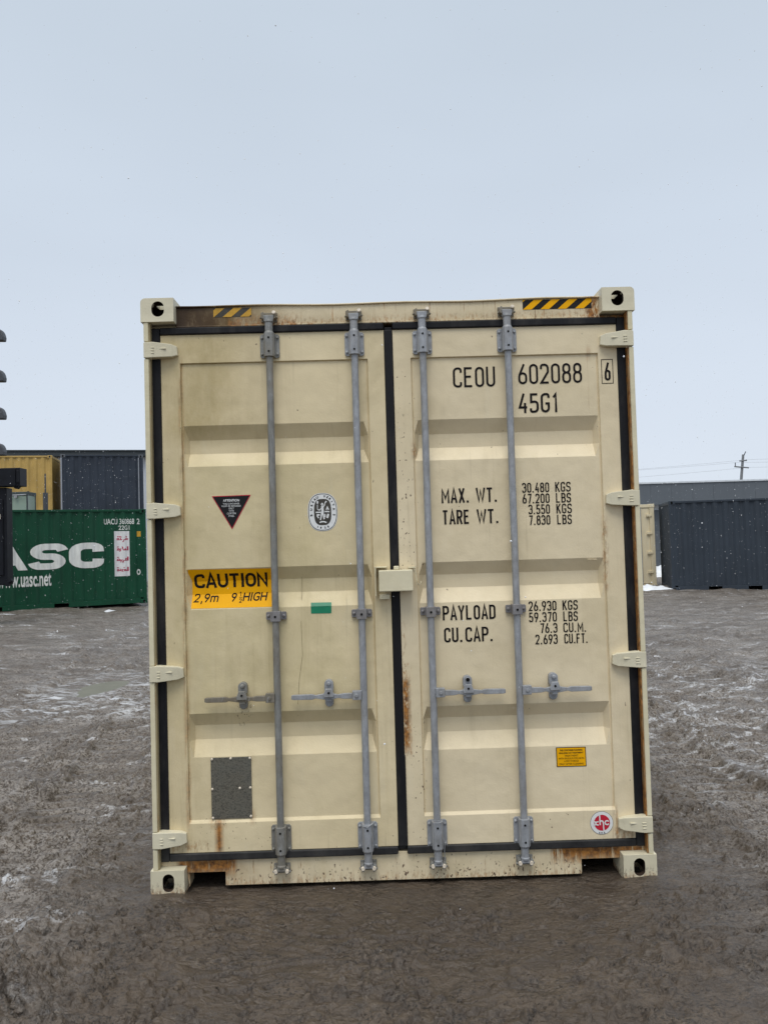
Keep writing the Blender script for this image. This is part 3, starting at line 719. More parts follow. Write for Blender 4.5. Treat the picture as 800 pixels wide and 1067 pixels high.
# locking bars
BY = .022
def bolt(b, x, y, z, r=.007, h=.006):
    b.tube([(x, y, z), (x, y-h, z), (x, y-h-.003, z)], [r, r, r*.55], 10)
def locking_bar(x, door, mat, dirs, hub_mat, k):
    rnd = random.Random(k)
    b = MB(); b.tube([(x, BY, .125), (x, BY, 2.765)], .0172, 20); b.done('locking_bar', mat, door, smooth=True)
    for z0, z1, up in ((2.594, 2.712, 1), (.172, .304, 0)):
        b = MB()
        b.prism([(x+dx, z) for dx, z in ((-.048, z0+.008), (-.040, z0), (.040, z0), (.048, z0+.008), (.048, z1-.008), (.040, z1), (-.040, z1), (-.048, z1-.008))], .043, .0525)
        # housing round the bar
        pr = [(-.027, .0435), (-.026, .012), (-.017, -.002), (0, -.006), (.017, -.002), (.026, .012), (.027, .0435)]
        lo = [b.bm.verts.new((x+dx, y, z0+.001)) for dx, y in pr]; hi = [b.bm.verts.new((x+dx, y, z1-.001)) for dx, y in pr]
        for i in range(len(pr)-1): b.bm.faces.new((lo[i], lo[i+1], hi[i+1], hi[i]))
        b.bm.faces.new(lo[::-1]); b.bm.faces.new(hi); b.bm.faces.new((lo[0], hi[0], hi[-1], lo[-1]))
        for dx in (-.038, .038):
            for zz_ in (z0+.018, z1-.018): bolt(b, x+dx, .044, zz_)
        br = b.done('bar_bracket', hub_mat, door, bevel=.002)
        for zz_ in (z0+.024, z1-.026): b = MB(); b.tube([(x, -.0045, zz_), (x, -.0075, zz_)], .0052, 8); b.done('bracket_hole', M['dark_hole'], door)
        # collar, neck and cam claw
        b = MB(); sgn = 1 if up else -1; e = z1 if up else z0
        b.tube([(x, BY, e-.004*sgn), (x, BY, e+.004*sgn), (x, BY, e+.008*sgn), (x, BY, e+.052*sgn), (x, BY, e+.056*sgn), (x, BY, e+.068*sgn)], [.024, .024, .0195, .0195, .023, .021], 18)
        ez = e+.068*sgn
        b.prism([(x-.022, ez-.012), (x+.022, ez-.012), (x+.026, ez+.016*sgn+.004), (x+.012, ez+.020), (x-.012, ez+.020), (x-.026, ez+.016*sgn+.004)], .006, .042)
        b.done('bar_cam', hub_mat, door, smooth=True, bevel=.002)
        # keeper welded on the frame: two ears with pale rubbed tips
        kz = 2.800 if up else .094
        b = MB(); b.box(x-.040, x+.040, .050, .0575, kz-.024, kz+.024)
        for sx in (-1, 1):
            b.prism([(x+sx*.022, kz-.020), (x+sx*.036, kz-.014), (x+sx*.038, kz+.012), (x+sx*.026, kz+.020), (x+sx*.019, kz+.008)], .012, .0505)
            b.tube([(x+sx*.036, .03, kz-.012+rnd.random()*.01), (x+sx*.044, .03, kz-.010)], .006, 8)
        b.box(x-.020, x+.020, .044, .0505, kz-.008, kz+.004)
        kp = b.done('cam_keeper', M['galv_old'] if not up else M['galv_rusty'], main, bevel=.002)
        b = MB()
        for sx in ((1,) if up else (-1, 1)):
            b = MB(); b.tube([(x+sx*.027, .013, kz+(.012 if up else -.002)), (x+sx*.027, .004, kz+(.014 if up else -.002))], [.0105, .0085], 12)
            b.done('rubbed_tip', M['lock_tip'], kp, smooth=True)
    # guide half way up
    z = 1.318
    b = MB()
    b.prism([(x-.050, z-.014), (x-.046, z-.020), (x-.020, z-.020), (x+.020, z-.020), (x+.046, z-.020), (x+.050, z-.014), (x+.050, z+.014), (x+.046, z+.019), (x-.046, z+.019), (x-.050, z+.014)], .046, .0615)
    b.prism([(x-.024, z-.026), (x+.024, z-.026), (x+.024, z+.024), (x-.024, z+.024)], -.0005, .046)
    for dx in (-.038, .038): bolt(b, x+dx, .047, z, .008, .006)
    b.done('bar_guide', M['galv_dark'], door, bevel=.004)
    b = MB(); b.tube([(x, .0005, z-.002), (x, -.003, z-.002)], .0058, 10); b.done('guide_hole', M['dark_hole'], door)
    # handle
    hm = hub_mat if k else M['galv_rusty']; z = .924; d = dirs
    b = MB()
    xs = sorted((x+d*.012, x+d*.056)); b.box(xs[0], xs[1], .002, .034, z-.022, z+.022)
    b.tube([(x+d*.036, .003, z), (x+d*.036, -.004, z)], .009, 12)
    tip = x+d*.352
    sec = [(.056, .013, .012), (.10, .0125, .011), (.125, .008, .008), (.155, .014, .010), (.172, .018, .010), (.192, .014, .010), (.235, .0075, .008), (.25, .0125, .010), (.340, .0115, .011), (.352, .009, .009)]
    prev = None
    for t, hz_, hy in sec:
        q = [b.bm.verts.new((x+d*t, .016+sy*hy, z-.002+sz*hz_)) for sy, sz in ((-1, -1), (1, -1), (1, 1), (-1, 1))]
        if prev:
            for k_ in range(4): b.bm.faces.new((prev[k_], q[k_], q[(k_+1) % 4], prev[(k_+1) % 4]))
        else: b.bm.faces.new(q)
        prev = q
    b.bm.faces.new(prev[::-1])
    b.done('door_handle', hm, door, bevel=.002)
    # catch and its hasp
    cx_ = x+d*.170
    b = MB()
    b.prism(oval(cx_, z-.028, .021, .030), .046, .0625)
    b.prism(oval(cx_, z+.042, .022, .034), .026, .0625)
    b.prism([(cx_-.024, z-.004), (cx_+.024, z-.004), (cx_+.026, z+.008), (cx_+.015, z+.038), (cx_-.015, z+.038), (cx_-.026, z+.008)], -.006, .006)
    b.box(cx_-.014, cx_+.014, .006, .046, z-.026, z-.016)
    bolt(b, cx_, .027, z+.058, .011, .009)
    ct = b.done('handle_catch', M['galv_old'] if k == 0 else hm, door, bevel=.003)
    b = MB(); b.tube([(cx_, -.0062, z+.018), (cx_, -.0085, z+.018)], .0055, 10); b.done('catch_hole', M['dark_hole'], door)
    if k == 2: b = MB(); b.tube([(cx_, .0165, z+.058), (cx_, .0125, z+.058)], .0095, 10); b.done('catch_hole', M['dark_hole'], door)
for k, (x, d, dr, m1, m2) in enumerate(((-.594, left, -1, M['galv_old'], M['galv_old']), (-.174, left, -1, M['galv'], M['galv']), (.164, right, 1, M['galv'], M['galv']), (.586, right, 1, M['galv'], M['galv']))):
    locking_bar(x, d, m1, dr, m2, k)
# wire twists round two bars
b = MB(); b.tube([(.188, -.006, .235), (.196, -.004, .20), (.193, .0, .165), (.197, .004, .12)], .0018, 6); b.done('wire', M['galv'], right); b = MB(); b.tube([(.140, .0, .315), (.165, -.012, .318), (.19, -.004, .306), (.20, .01, .30)], .002, 6); b.done('wire', M['galv'], right)
b = MB(); b.tube([(-.20, .0, .300), (-.174, -.012, .296), (-.15, -.004, .31), (-.14, .01, .31)], .002, 6); b.done('wire', M['galv'], left); b = MB(); b.tube([(-.155, -.008, .27), (-.148, -.006, .21), (-.158, -.006, .16)], .0016, 6); b.done('wire', M['galv'], left)

# lock box bridging the leaves
b = MB(); b.box(-.086, .079, -.040, -.032, 1.425, 1.527); b.box(-.086, .079, -.0318, .045, 1.519, 1.527); b.box(.071, .079, -.0318, .0515, 1.425, 1.5188); b.box(-.060, -.052, -.0318, .04, 1.425, 1.5188)
lb = b.done('lock_box', M['post'], right, bevel=.004)
b = MB(); b.box(-.012, .014, -.015, .02, 1.5275, 1.546); b.done('lock_stub', M['post'], lb, bevel=.004)
b = MB(); b.box(-.104, -.0985, .0, .0515, 1.40, 1.545); b.box(-.098, -.045, .01, .0515, 1.5385, 1.5445); b.box(-.084, -.034, .010, .0515, 1.385, 1.409); b.done('lock_box_guard', M['post'], left, bevel=.002)
b = MB(); b.tube([(.088, .045, 1.535), (.098, .03, 1.50), (.100, .025, 1.47), (.103, .02, 1.455), (.112, .02, 1.449), (.120, .025, 1.456), (.121, .03, 1.468)], .0028, 8); b.box(.06, .095, .040, .0515, 1.533, 1.540); b.done('hook', M['post'], right, smooth=True)
# weld scars right leaf
b = MB(); b.tube([(1.000, YF-.001, .998+.55), (.952, YF-.001, 1.0+.55)], .0016, 6)
b.done('weld_scar', M['right_door'], right)

# ---------------- markings
def marks(parent, items, name='lettering'):
    for s, x0, x1, z0, z1, wd in items:
        bm = bmesh.new(); stroke_text(bm, s, x0, x1, z0, z1, wd, YF-.0016); face_front(bm); obj_bm(bm, name, M['ink'], parent)
marks(right, [('CEOU', .313, .524, 2.426, 2.527, .0105), ('602088', .640, .960, 2.434, 2.535, .0105), ('45G1', .637, .842, 2.289, 2.387, .0112)], 'container_number')
marks(right, [('MAX.', .237, .376, 1.849, 1.921, .0095), ('WT.', .411, .516, 1.849, 1.921, .0095), ('TARE', .238, .374, 1.743, 1.814, .0095), ('WT.', .412, .520, 1.743, 1.814, .0095)], 'weight_heading')
marks(right, [('30.480', .640, .775, 1.890, 1.939, .0062), ('KGS', .805, .882, 1.890, 1.939, .0062), ('67.200', .640, .775, 1.836, 1.884, .0062), ('LBS', .807, .882, 1.836, 1.884, .0062),
              ('3.550', .668, .775, 1.782, 1.830, .0062), ('KGS', .807, .884, 1.782, 1.830, .0062), ('7.830', .668, .775, 1.728, 1.776, .0062), ('LBS', .809, .882, 1.728, 1.776, .0062)], 'weight_figures')
marks(right, [('PAYLOAD', .225, .487, 1.269, 1.340, .0095), ('CU.', .229, .322, 1.160, 1.232, .0095), ('CAP.', .334, .472, 1.160, 1.232, .0095)], 'payload_heading')
marks(right, [('26.930', .652, .790, 1.302, 1.350, .0062), ('KGS', .820, .896, 1.302, 1.350, .0062), ('59.370', .652, .790, 1.247, 1.295, .0062), ('LBS', .822, .894, 1.247, 1.295, .0062),
              ('76.3', .705, .791, 1.192, 1.240, .0062), ('CU.M.', .820, .935, 1.192, 1.240, .0062), ('2.693', .680, .790, 1.137, 1.185, .0062), ('CU.FT.', .823, .940, 1.137, 1.185, .0062)], 'payload_figures')
bm = bmesh.new(); stroke_text(bm, '6', 1.071, 1.101, 2.440, 2.530, .0105, YR-.0016)
ribbon(bm, [Vector((1.057, 2.426)), Vector((1.113, 2.426)), Vector((1.113, 2.546)), Vector((1.057, 2.546))], .0032, YR-.0014, True)
face_front(bm); obj_bm(bm, 'check_digit', M['ink'], right)

# caution sticker pressed over the fold
CUTS = [z for z, _ in ZBR]
def decal_on_sheet(bm, name, mat, parent, lift):
    drape(bm, CUTS, 'z', lambda z: YF+sheet(z)-lift); face_front(bm); return obj_bm(bm, name, mat, parent)
bm = bmesh.new(); bm.faces.new([bm.verts.new(p) for p in ((-1.027, 0, 1.363), (-.617, 0, 1.361), (-.614, 0, 1.551), (-1.027, 0, 1.555))])
cs = decal_on_sheet(bm, 'caution_sticker', M['amber'], left, .0016)
bm = bmesh.new(); stroke_text(bm, 'CAUTION', -1.002, -.638, 1.461, 1.531, .0130, 0, gap=.24)
for f_ in bm.faces: f_.normal_update()
b9 = bmesh.new(); stroke_text(b9, '2', -1.002, -.975, 1.392, 1.433, .0062, 0); stroke_text(b9, '9', -.953, -.926, 1.392, 1.433, .0062, 0)
ribbon(b9, [Vector((-.962, 1.398)), Vector((-.9635, 1.384))], .006, 0); ribbon(b9, [Vector((-.918, 1.392)), Vector((-.918, 1.421))], .0062, 0)
ribbon(b9, rounded([(-.918, 1.410), (-.918, 1.419), (-.9015, 1.419), (-.9015, 1.392)], [0, .006, .007, 0], False), .0062, -.00012); ribbon(b9, rounded([(-.9015, 1.410), (-.9015, 1.419), (-.885, 1.419), (-.885, 1.392)], [0, .006, .007, 0], False), .0062, -.0002)
stroke_text(b9, '9', -.819, -.793, 1.392, 1.433, .0062, 0)
stroke_text(b9, 'HIGH', -.760, -.642, 1.392, 1.433, .0066, 0, gap=.30)
for v_ in b9.verts: v_.co.x += (v_.co.z-1.41)*.16
join(bm, b9)
ribbon(bm, [Vector((-.778, 1.431)), Vector((-.7725, 1.436)), Vector((-.7725, 1.416))], .0032, 0)
b8 = bmesh.new(); stroke_text(b8, '2', -.779, -.766, 1.385, 1.405, .0034, 0); join(bm, b8)
q = [bm.verts.new(p) for p in ((-.780, 0, 1.4095), (-.764, 0, 1.4095), (-.764, 0, 1.4120), (-.780, 0, 1.4120))]; bm.faces.new(q)
drape(bm, CUTS, 'z', lambda z: YF+sheet(z)-.0026); face_front(bm); obj_bm(bm, 'sticker_lettering', M['ink'], left)

def poly_bm(polys, y):
    bm = bmesh.new()
    for i, p in enumerate(polys): bm.faces.new([bm.verts.new((x, y-.00015*(i % 3), z)) for x, z in p])
    return face_front(bm)
# attention triangle
T = [(-.9005, 1.9155), (-.7075, 1.9175), (-.803, 1.749)]
cxt, czt = -.8037, 1.861
obj_bm(poly_bm([T], YF-.0016), 'attention_sticker', M['red_vinyl'], left)
obj_bm(poly_bm([[(cxt+(x-cxt)*.935, czt+(z-czt)*.935) for x, z in T]], YF-.0024), 'sticker_field', M['black'], left)
bm = bmesh.new()
for s, hw, z0, z1, off in (('ATTENTION', .040, 1.886, 1.898, .02), ('THIS CONTAINER', .041, 1.8715, 1.8795, .0), ('MUST BE REPAIRED', .047, 1.860, 1.868, .0), ('ONLY', .013, 1.848, 1.857, .0), ('WITH', .012, 1.836, 1.844, 0.), ('CORTEN', .022, 1.823, 1.832, 0), ('STEEL', .015, 1.811, 1.819, 0)):
    join(bm, fit(text_bm(s, 1, 1, offset=off), -.8045-hw, -.8045+hw, z0, z1, YF-.0032))
obj_bm(face_front(bm), 'sticker_lettering', M['white_vinyl'], left)
# hazard stripes
def stripes(x0, x1, z0, z1, period, parent, first, mats, sl=.060, y=YR+.006, fade=False):
    obj_bm(poly_bm([[(x0, z0), (x1, z0), (x1, z1), (x0, z1)]], y-.0012), 'hazard_tape', mats[0], parent)
    ps = []; x = x0+first-period*2
    while x < x1+period:
        q = [(x, z0), (x+period*.5, z0), (x+period*.5+sl, z1), (x+sl, z1)]
        # clip to the tape
        bm = bmesh.new(); bm.faces.new([bm.verts.new((a, y-.0020, c)) for a, c in q])
        for co, no in (((x0, 0, 0), (-1, 0, 0)), ((x1, 0, 0), (1, 0, 0))):
            bmesh.ops.bisect_plane(bm, geom=bm.verts[:]+bm.edges[:]+bm.faces[:], plane_co=co, plane_no=no, clear_outer=True)
        if bm.faces: ps.append(bm)
        else: bm.free()
        x += period
    tot = bmesh.new()
    for p in ps: join(tot, p)
    obj_bm(face_front(tot), 'tape_stripe', mats[1], parent)
stripes(.674, 1.020, 2.809, 2.858, .0875, hdr, .0, (M['black'], M['amber']), .058)
stripes(-.872, -.684, 2.809, 2.854, .0875, hdr, .045, (M['black_worn'], M['amber_worn']), .055)
# green blank sticker
obj_bm(poly_bm([[(-.424, 1.322), (-.324, 1.321), (-.323, 1.3555), (-.424, 1.3565)]], YF-.0016), 'green_sticker', M['green_vinyl'], left)
bm = bmesh.new(); bm.faces.new([bm.verts.new(p) for p in ((-.424, 0, 1.3570), (-.323, 0, 1.3560), (-.323, 0, 1.374), (-.424, 0, 1.375))])
decal_on_sheet(bm, 'green_sticker_fold', M['green_vinyl'], left, .0016)
# small amber notice
A = [(.763, .534), (.910, .533), (.909, .628), (.762, .629)]
ys = .581; xs_ = .836
obj_bm(poly_bm([A], YF-.0016), 'notice_sticker', M['black'], right)
obj_bm(poly_bm([[(xs_+(x-xs_)*.95, ys+(z-ys)*.93) for x, z in A]], YF-.0024), 'sticker_field', M['amber'], right)
bm = bmesh.new()
for s, hw, z0, off in (('THIS CONTAINER FLOORING', .056, .610, .025), ('REQUIRES NO TREATMENT', .060, .596, .025), ('TREATMENT', .034, .583, .0), ('WITH BASILEUM FOR USE IN', .062, .570, .0), ('A DRY STORAGE', .036, .557, 0), ('ONLY AFTER CLEANING', .060, .543, 0)):
    join(bm, fit(text_bm(s, 1, 1, offset=off), xs_-hw, xs_+hw, z0, z0+.0085, YF-.0032))
obj_bm(face_front(bm), 'sticker_lettering', M['ink'], right)
# round red and white sticker
cx0, cz0 = .972, .2585
def disc(cx, cz, rx, rz, n=48): return [(cx+rx*math.cos(2*math.pi*k/n), cz+rz*math.sin(2*math.pi*k/n)) for k in range(n)]
obj_bm(poly_bm([disc(cx0, cz0, .0565, .0565)], YR-.0014), 'round_sticker', M['galv_dark'], right)
obj_bm(poly_bm([disc(cx0, cz0, .0545, .0545)], YR-.0021), 'sticker_field', M['white_vinyl'], right)
obj_bm(poly_bm([disc(cx0+.001, cz0+.001, .0385, .0385)], YR-.0028), 'sticker_disc', M['red_vinyl'], right)
bm = bmesh.new(); w2 = .0058; yy = YR-.0036
def rb(pts, wd=w2, closed=False, k=[0]):
    k[0] += 1; ribbon(bm, [Vector((cx0+a, cz0+c)) for a, c in pts], wd, yy-.00012*(k[0] % 5), closed)
rb([(-.010, .040), (-.009, -.010)]); rb([(-.010, .006), (-.002, .011), (.004, .009), (.007, .0), (.0085, -.040)])
rb([(-.040, .007), (-.034, .007), (-.026, -.008), (-.016, -.009)], .0055); rb([(-.040, -.009), (-.034, -.008), (-.026, .006), (-.016, .007)], .0055)
rb([(.034, .007), (.027, .0105), (.019, .009), (.015, .002), (.018, -.006), (.026, -.009), (.034, -.005)])
obj_bm(face_front(bm), 'sticker_lettering', M['white_vinyl'], right)
bm = fit(text_bm('S E A', 1, 1, offset=.02), cx0-.016, cx0+.016, cz0-.0515, cz0-.0435, YR-.0036)
obj_bm(face_front(bm), 'sticker_small_print', M['ink'], right)
# oval emblem with allegorical figure
ex, ez = -.354, 1.822
def sup(rx, rz, n=56, p=2.5):
    o = []
    for k in range(n):
        t = 2*math.pi*k/n; c, s = math.cos(t), math.sin(t)
        o.append((ex+rx*math.copysign(abs(c)**(2/p), c), ez+rz*math.copysign(abs(s)**(2/p), s)))
    return o
obj_bm(poly_bm([sup(.0735, .0945)], YF-.0012), 'emblem_sticker', M['white_vinyl'], left)
bm = bmesh.new(); ribbon(bm, [Vector(p) for p in sup(.0690, .0900)], .0028, YF-.0019, True)
obj_bm(face_front(bm), 'emblem_ring', M['ink'], left)
obj_bm(poly_bm([sup(.0425, .0650, p=3.0)], YF-.0019), 'emblem_field', M['black_worn'], left)
bm = bmesh.new()
def place_char(ch, t, rx=.0565, rz=.078, size=.0155, flip=False):
    b2 = text_bm(ch, size, 1.0, offset=.0006)
    if not b2.verts: b2.free(); return
    xs2 = [v.co.x for v in b2.verts]; zs2 = [v.co.z for v in b2.verts]; mx = (min(xs2)+max(xs2))/2; mz = (min(zs2)+max(zs2))/2
    c, s = math.cos(t), math.sin(t); p = 2.4
    X = ex+rx*math.copysign(abs(c)**(2/p), c); Z = ez+rz*math.copysign(abs(s)**(2/p), s)
    nx_, nz_ = c/rx, s/rz; a = math.atan2(nz_, nx_)-math.pi/2
    if flip: a += math.pi
    for v in b2.verts:
        u, w_ = v.co.x-mx, v.co.z-mz; v.co = Vector((X+u*math.cos(a)-w_*math.sin(a), YF-.0019, Z+u*math.sin(a)+w_*math.cos(a)))
    join(bm, b2)
word = 'BUREAU VERITAS'
for i, ch in enumerate(word):
    if ch != ' ': place_char(ch, R(188-196*i/(len(word)-1)))
for i, ch in enumerate('1828'): place_char(ch, R(247+46*i/3), size=.0135, flip=True)
obj_bm(face_front(bm), 'emblem_lettering', M['ink'], left)
bm = bmesh.new(); kk = 0
def rb2(pts, wd, closed=False):
    global kk
    kk += 1; ribbon(bm, [Vector((ex+a, ez+c)) for a, c in pts], wd, YF-.0026-.00012*(kk % 7), closed)
rb2([(-.001, .030), (.000, .0), (-.004, -.012)], .012); rb2([(-.004, -.008), (-.012, -.040)], .006); rb2([(.002, -.008), (.007, -.036)], .007)
rb2([(.003, .024), (.010, .034), (.015, .050)], .0045); rb2([(-.004, .022), (-.014, .010), (-.024, .012)], .0045)
rb2([(-.006, .038), (-.001, .044), (.003, .038), (-.001, .032)], .004, True)
rb2([(-.025, .012), (-.025, .038)], .003); rb2([(-.025, .042), (-.024, .055)], .008)
rb2([(-.034, -.001), (-.008, -.001)], .006); rb2([(.010, .002), (.034, .001)], .006)
rb2([(.018, .010), (.024, .024), (.030, .010)], .006); rb2([(-.030, -.014), (-.016, -.014)], .008); rb2([(-.028, -.018), (-.020, -.030)], .006)
rb2([(.012, -.010), (.012, -.026)], .005); rb2([(.028, -.010), (.022, -.030)], .010); rb2([(-.016, -.052), (-.006, -.048), (.006, -.048), (.018, -.053)], .006)
rb2([(.016, .048), (.020, .054)], .006)
obj_bm(face_front(bm), 'emblem_figure', M['white_vinyl'], left)
# grey data plate
b = MB(); b.box(-.932, -.735, YF-.006, YF-.0005, .337, .633); pl = b.done('data_plate', M['plate'], left, bevel=.0015)
b = MB()
for x, z in ((-.926, .627), (-.834, .628), (-.741, .627), (-.926, .482), (-.741, .484), (-.926, .343), (-.741, .346), (-.792, .483)):
    b.tube([(x, YF-.004, z), (x, YF-.009, z), (x, YF-.011, z)], [.0065, .006, .003], 10)
b.done('plate_rivets', M['lock_tip'], left, smooth=True)
# hairline scratches (dried runs) on the left leaf
b = MB()
rn = random.Random(4)
for (pts) in ([(-.470, 1.75), (-.468, 1.5), (-.474, 1.28), (-.471, 1.12), (-.490, 1.00), (-.500, .88)],):
    b.tube([(x, YF-.0004+sheet(z), z) for x, z in pts], .0009, 5)
b.done('hairline_crack', plain('dried_run', (.22, .18, .10), .6), left)

# ------------------------------------------------------------------ BACKGROUND CONTAINERS
def simple_paint(name, c, dark=.75, rust=.3, rough=.5):
    n = N(name, rough, 0, .22)
    k = n.mix(n.noise(1.1, 5, .65, lo=.35, hi=.68), tuple(c), tuple(q*dark for q in c))
    k = n.mix(n.noise(1.0, 5, .65, (7, 7, .5), .52, .74, 0, .45), k, tuple(q*.55+.02 for q in c))
    k = n.mix(n.noise(5, 5, .7, lo=.66, hi=.74, a=0, b=rust), k, (.16, .08, .04))
    n.col(k); n.bump(n.noise(6, 4), .25, .01); return n.m
def make_container(name, L, H, mat, loc, rz, label, cast_mat=None, pockets=None, base_mat=None, group=None):
    """long side lies on local y=0, facing -y, from x=0 to L; depth 2.438 to +y"""
    D = 2.438
    root = empty(name, loc, rz); tag(root, label, 'shipping container', group)
    cm = cast_mat or mat
    for x in (.089, L-.089):
        for y in (.081, D-.081):
            for z in (0, H-.118):
                b = MB(); sx = .089
                b.box(x-sx, x+sx, y-.081, y+.081, z, z+.118); o = b.done('corner_casting', cm, root, bevel=.012)
                if y < 1:
                    b = MB(); b.prism(oval(x, z+.059, .028, .042, 16), -.002, .01); b.done('casting_hole', M['dark_hole'], o)
            b = MB(); x0 = 0.004 if x < 1 else L-.10; y0 = .004 if y < 1 else D-.10
            b.box(x0, x0+.096, y0, y0+.096, .118, H-.118); b.done('corner_post', mat, root, bevel=.01)
    P = rib_profile(L-.2, .10)
    for y, s in ((.018, 1), (D-.018, -1)):
        b = MB(); wall_strip(b, P, .16, H-.06, y, s, 'x'); b.done('side_wall', mat, root)
        yy0 = sorted((y-s*.012, y+s*.05)); b = MB(); b.box(.179, L-.179, yy0[0], yy0[1], H-.072, H-.012); b.done('top_rail', mat, root, bevel=.006)
        b = MB()
        pk = pockets or []
        # bottom rail with fork pockets left open
        xs = [.179]+[q for a in pk for q in a]+[L-.179]
        for i in range(0, len(xs), 2): b.box(xs[i], xs[i+1], yy0[0], yy0[1], .015, .155)
        for a, c_ in pk: b.box(a, c_, yy0[0], yy0[1], .125, .155)
        b.done('bottom_rail', base_mat or mat, root, bevel=.005)
    P2 = rib_profile(D-.2, .10)
    for x, s in ((.018, 1), (L-.018, -1)):
        b = MB(); wall_strip(b, P2, .12, H-.06, x, s, 'y'); b.done('end_wall', mat, root)
        b = MB(); x0 = sorted((x-s*.010, x+s*.06)); b.box(x0[0], x0[1], .162, D-.162, H-.10, H-.010); b.box(x0[0], x0[1], .162, D-.162, .015, .13); b.done('end_rail', mat, root, bevel=.006)
    b = MB(); b.box(.06, L-.06, .06, D-.06, H-.045, H-.030); b.done('roof', mat, root)
    b = MB(); b.box(.08, L-.08, .09, D-.09, .12, .155); b.done('floor_frame', M['dark_hole'], root)
    root['_P'] = 0
    del root['_P']
    return root, P
def Pt(px, py, depth):
    """point seen in direction (px,py) of the 800x1067 survey, at forward distance depth"""
    d = _f + _r2*((px-400)/850) - _u2*((py-533.5)/850); return Vector((CX, CY, CZ)) + d*depth

# green container
G = simple_paint('green_container_paint', (.008, .070, .036), .72, .2)
p1 = Pt(150, 629, 22.4); p0 = Pt(0, 638, 20.5)
dv = Vector((p1.x-p0.x, p1.y-p0.y, 0)); ang = math.atan2(dv.y, dv.x); dv.normalize()
LG = 6.058
end = Vector((p1.x, p1.y, 0)) + dv*.10
org = end - dv*LG
green, PG = make_container('shipping_container', LG, 2.591, G, (org.x, org.y, .16), ang, 'green shipping container with large white letters and a red lettered white panel, left side', pockets=[(2.05, 2.41), (LG-2.41, LG-2.05)])
def on_side(px, py):
    """intersection of the survey ray with the green side wall: local x,z"""
    d = _f + _r2*((px-400)/850) - _u2*((py-533.5)/850)
    nrm = Vector((-dv.y, dv.x, 0)); t = (org-Vector((CX, CY, 0))).dot(nrm)/d.dot(nrm); p = Vector((CX, CY, CZ))+d*t
    return (p-org).dot(dv), p.z-.135
GW = plain('white_side_lettering', (.68, .69, .66), .6, var=.18, scale=5, stretch=(2, 2, .5)); GR = plain('red_side_lettering', (.42, .03, .08), .6, var=.2)
PCUT = [a for a, _ in PG]
def on_wall(bm, name, mat, parent, P, lift=.004):
    cuts = [a for a, _ in P]; drape(bm, cuts, 'x', lambda x: .018+rib_y(P, x)-lift); face_front(bm); return obj_bm(bm, name, mat, parent)
ax0, az1 = on_side(31, 567); ax1, az0 = on_side(108, 594)
zt = on_side(60, 567.5)[1]; zb = on_side(60, 594)[1]
def block(bm, polys):
    for p in polys: bm.faces.new([bm.verts.new((x, 0, z)) for x, z in p])
def bigtext():
    bm = bmesh.new(); H_ = zt-zb; t = H_*.26
    def X(px): return on_side(px, 580)[0]
    # S and C as heavy rounded ribbons, A and U as bars
    SX = 1.75
    def rib(pts, fl, wd, closed=False):
        rs = [H_*.24 if f == 'r' else 0 for f in fl]; b2 = bmesh.new(); xm_ = pts[0][0]
        ribbon(b2, rounded([((x-xm_)/SX, z) for x, z in pts], rs, closed), wd, 0, closed)
        for v in b2.verts: v.co.x = xm_+v.co.x*SX
        join(bm, b2)
    def S(x0, x1):
        a, b_ = x0+t*.8, x1-t*.8; T_, B_, Mi = zt-t*.45, zb+t*.45, (zt+zb)/2
        rib([(b_+t*.4, T_-.16*H_), (b_, T_), (a, T_), (a, Mi), (b_, Mi), (b_, B_), (a, B_), (a-t*.4, B_+.16*H_)], 'orrrrrro', t*.95)
    def C(x0, x1):
        a, b_ = x0+t*.85, x1-t*.8; T_, B_ = zt-t*.45, zb+t*.45
        rib([(b_+t*.1, T_-.24*H_), (b_, T_), (a, T_), (a, B_), (b_, B_), (b_+t*.1, B_+.24*H_)], 'orrrro', t*.98)
    S(X(32), X(68.5)); C(X(72), X(107.5))
    x0, x1 = X(-14.5), X(29); xm = (x0+x1)/2
    block(bm, [[(x0, zb), (x0+t*1.3, zb), (xm+t*.15, zt), (xm-t*.55, zt)], [(x1-t*1.3, zb), (x1, zb), (xm+t*.62, zt), (xm+t*.16, zt), (xm-t*.1, zt-.2*H_)], [(x0+t*1.25, zb+.2*H_), (x1-t*1.7, zb+.2*H_), (x1-t*1.95, zb+.38*H_), (x0+t*1.55, zb+.38*H_)]])
    u0, u1 = X(-56), X(-20)
    rib([(u0+t/2, zt), (u0+t/2, zb+t*.42), (u1-t/2, zb+t*.42), (u1-t/2, zt)], 'orro', t*.9)
    return bm
on_wall(bigtext(), 'side_lettering', GW, green, PG, .006)
a0, zt2 = on_side(-3, 600); a1, zb2 = on_side(54, 614)
on_wall(fit(text_bm('www.uasc.net', 1, 1, offset=.02), a0, a1, zb2+.06, zt2-.01), 'web_address', GW, green, PG)
b0, zz1 = on_side(108.5, 541.5); b1, zz0 = on_side(146, 547)
on_wall(fit(text_bm('UACU 360868', 1, 1, offset=.015), b0, on_side(140, 545)[0], zz0, zz1), 'side_number', GW, green, PG)
on_wall(fit(text_bm('2', 1, 1, offset=.015), on_side(143, 545)[0], b1, zz0, zz1), 'side_check_digit', GW, green, PG)
c0, _z1 = on_side(124, 548.5); c1, _z0 = on_side(135.5, 553)
on_wall(fit(text_bm('22G1', 1, 1, offset=.015), c0, c1, _z0, _z1), 'side_size_code', GW, green, PG)
d0, e1 = on_side(119, 554.5); d1, e0 = on_side(136, 601)
bm = bmesh.new(); bm.faces.new([bm.verts.new(p) for p in ((d0, 0, e0), (d1, 0, e0), (d1, 0, e1), (d0, 0, e1))])
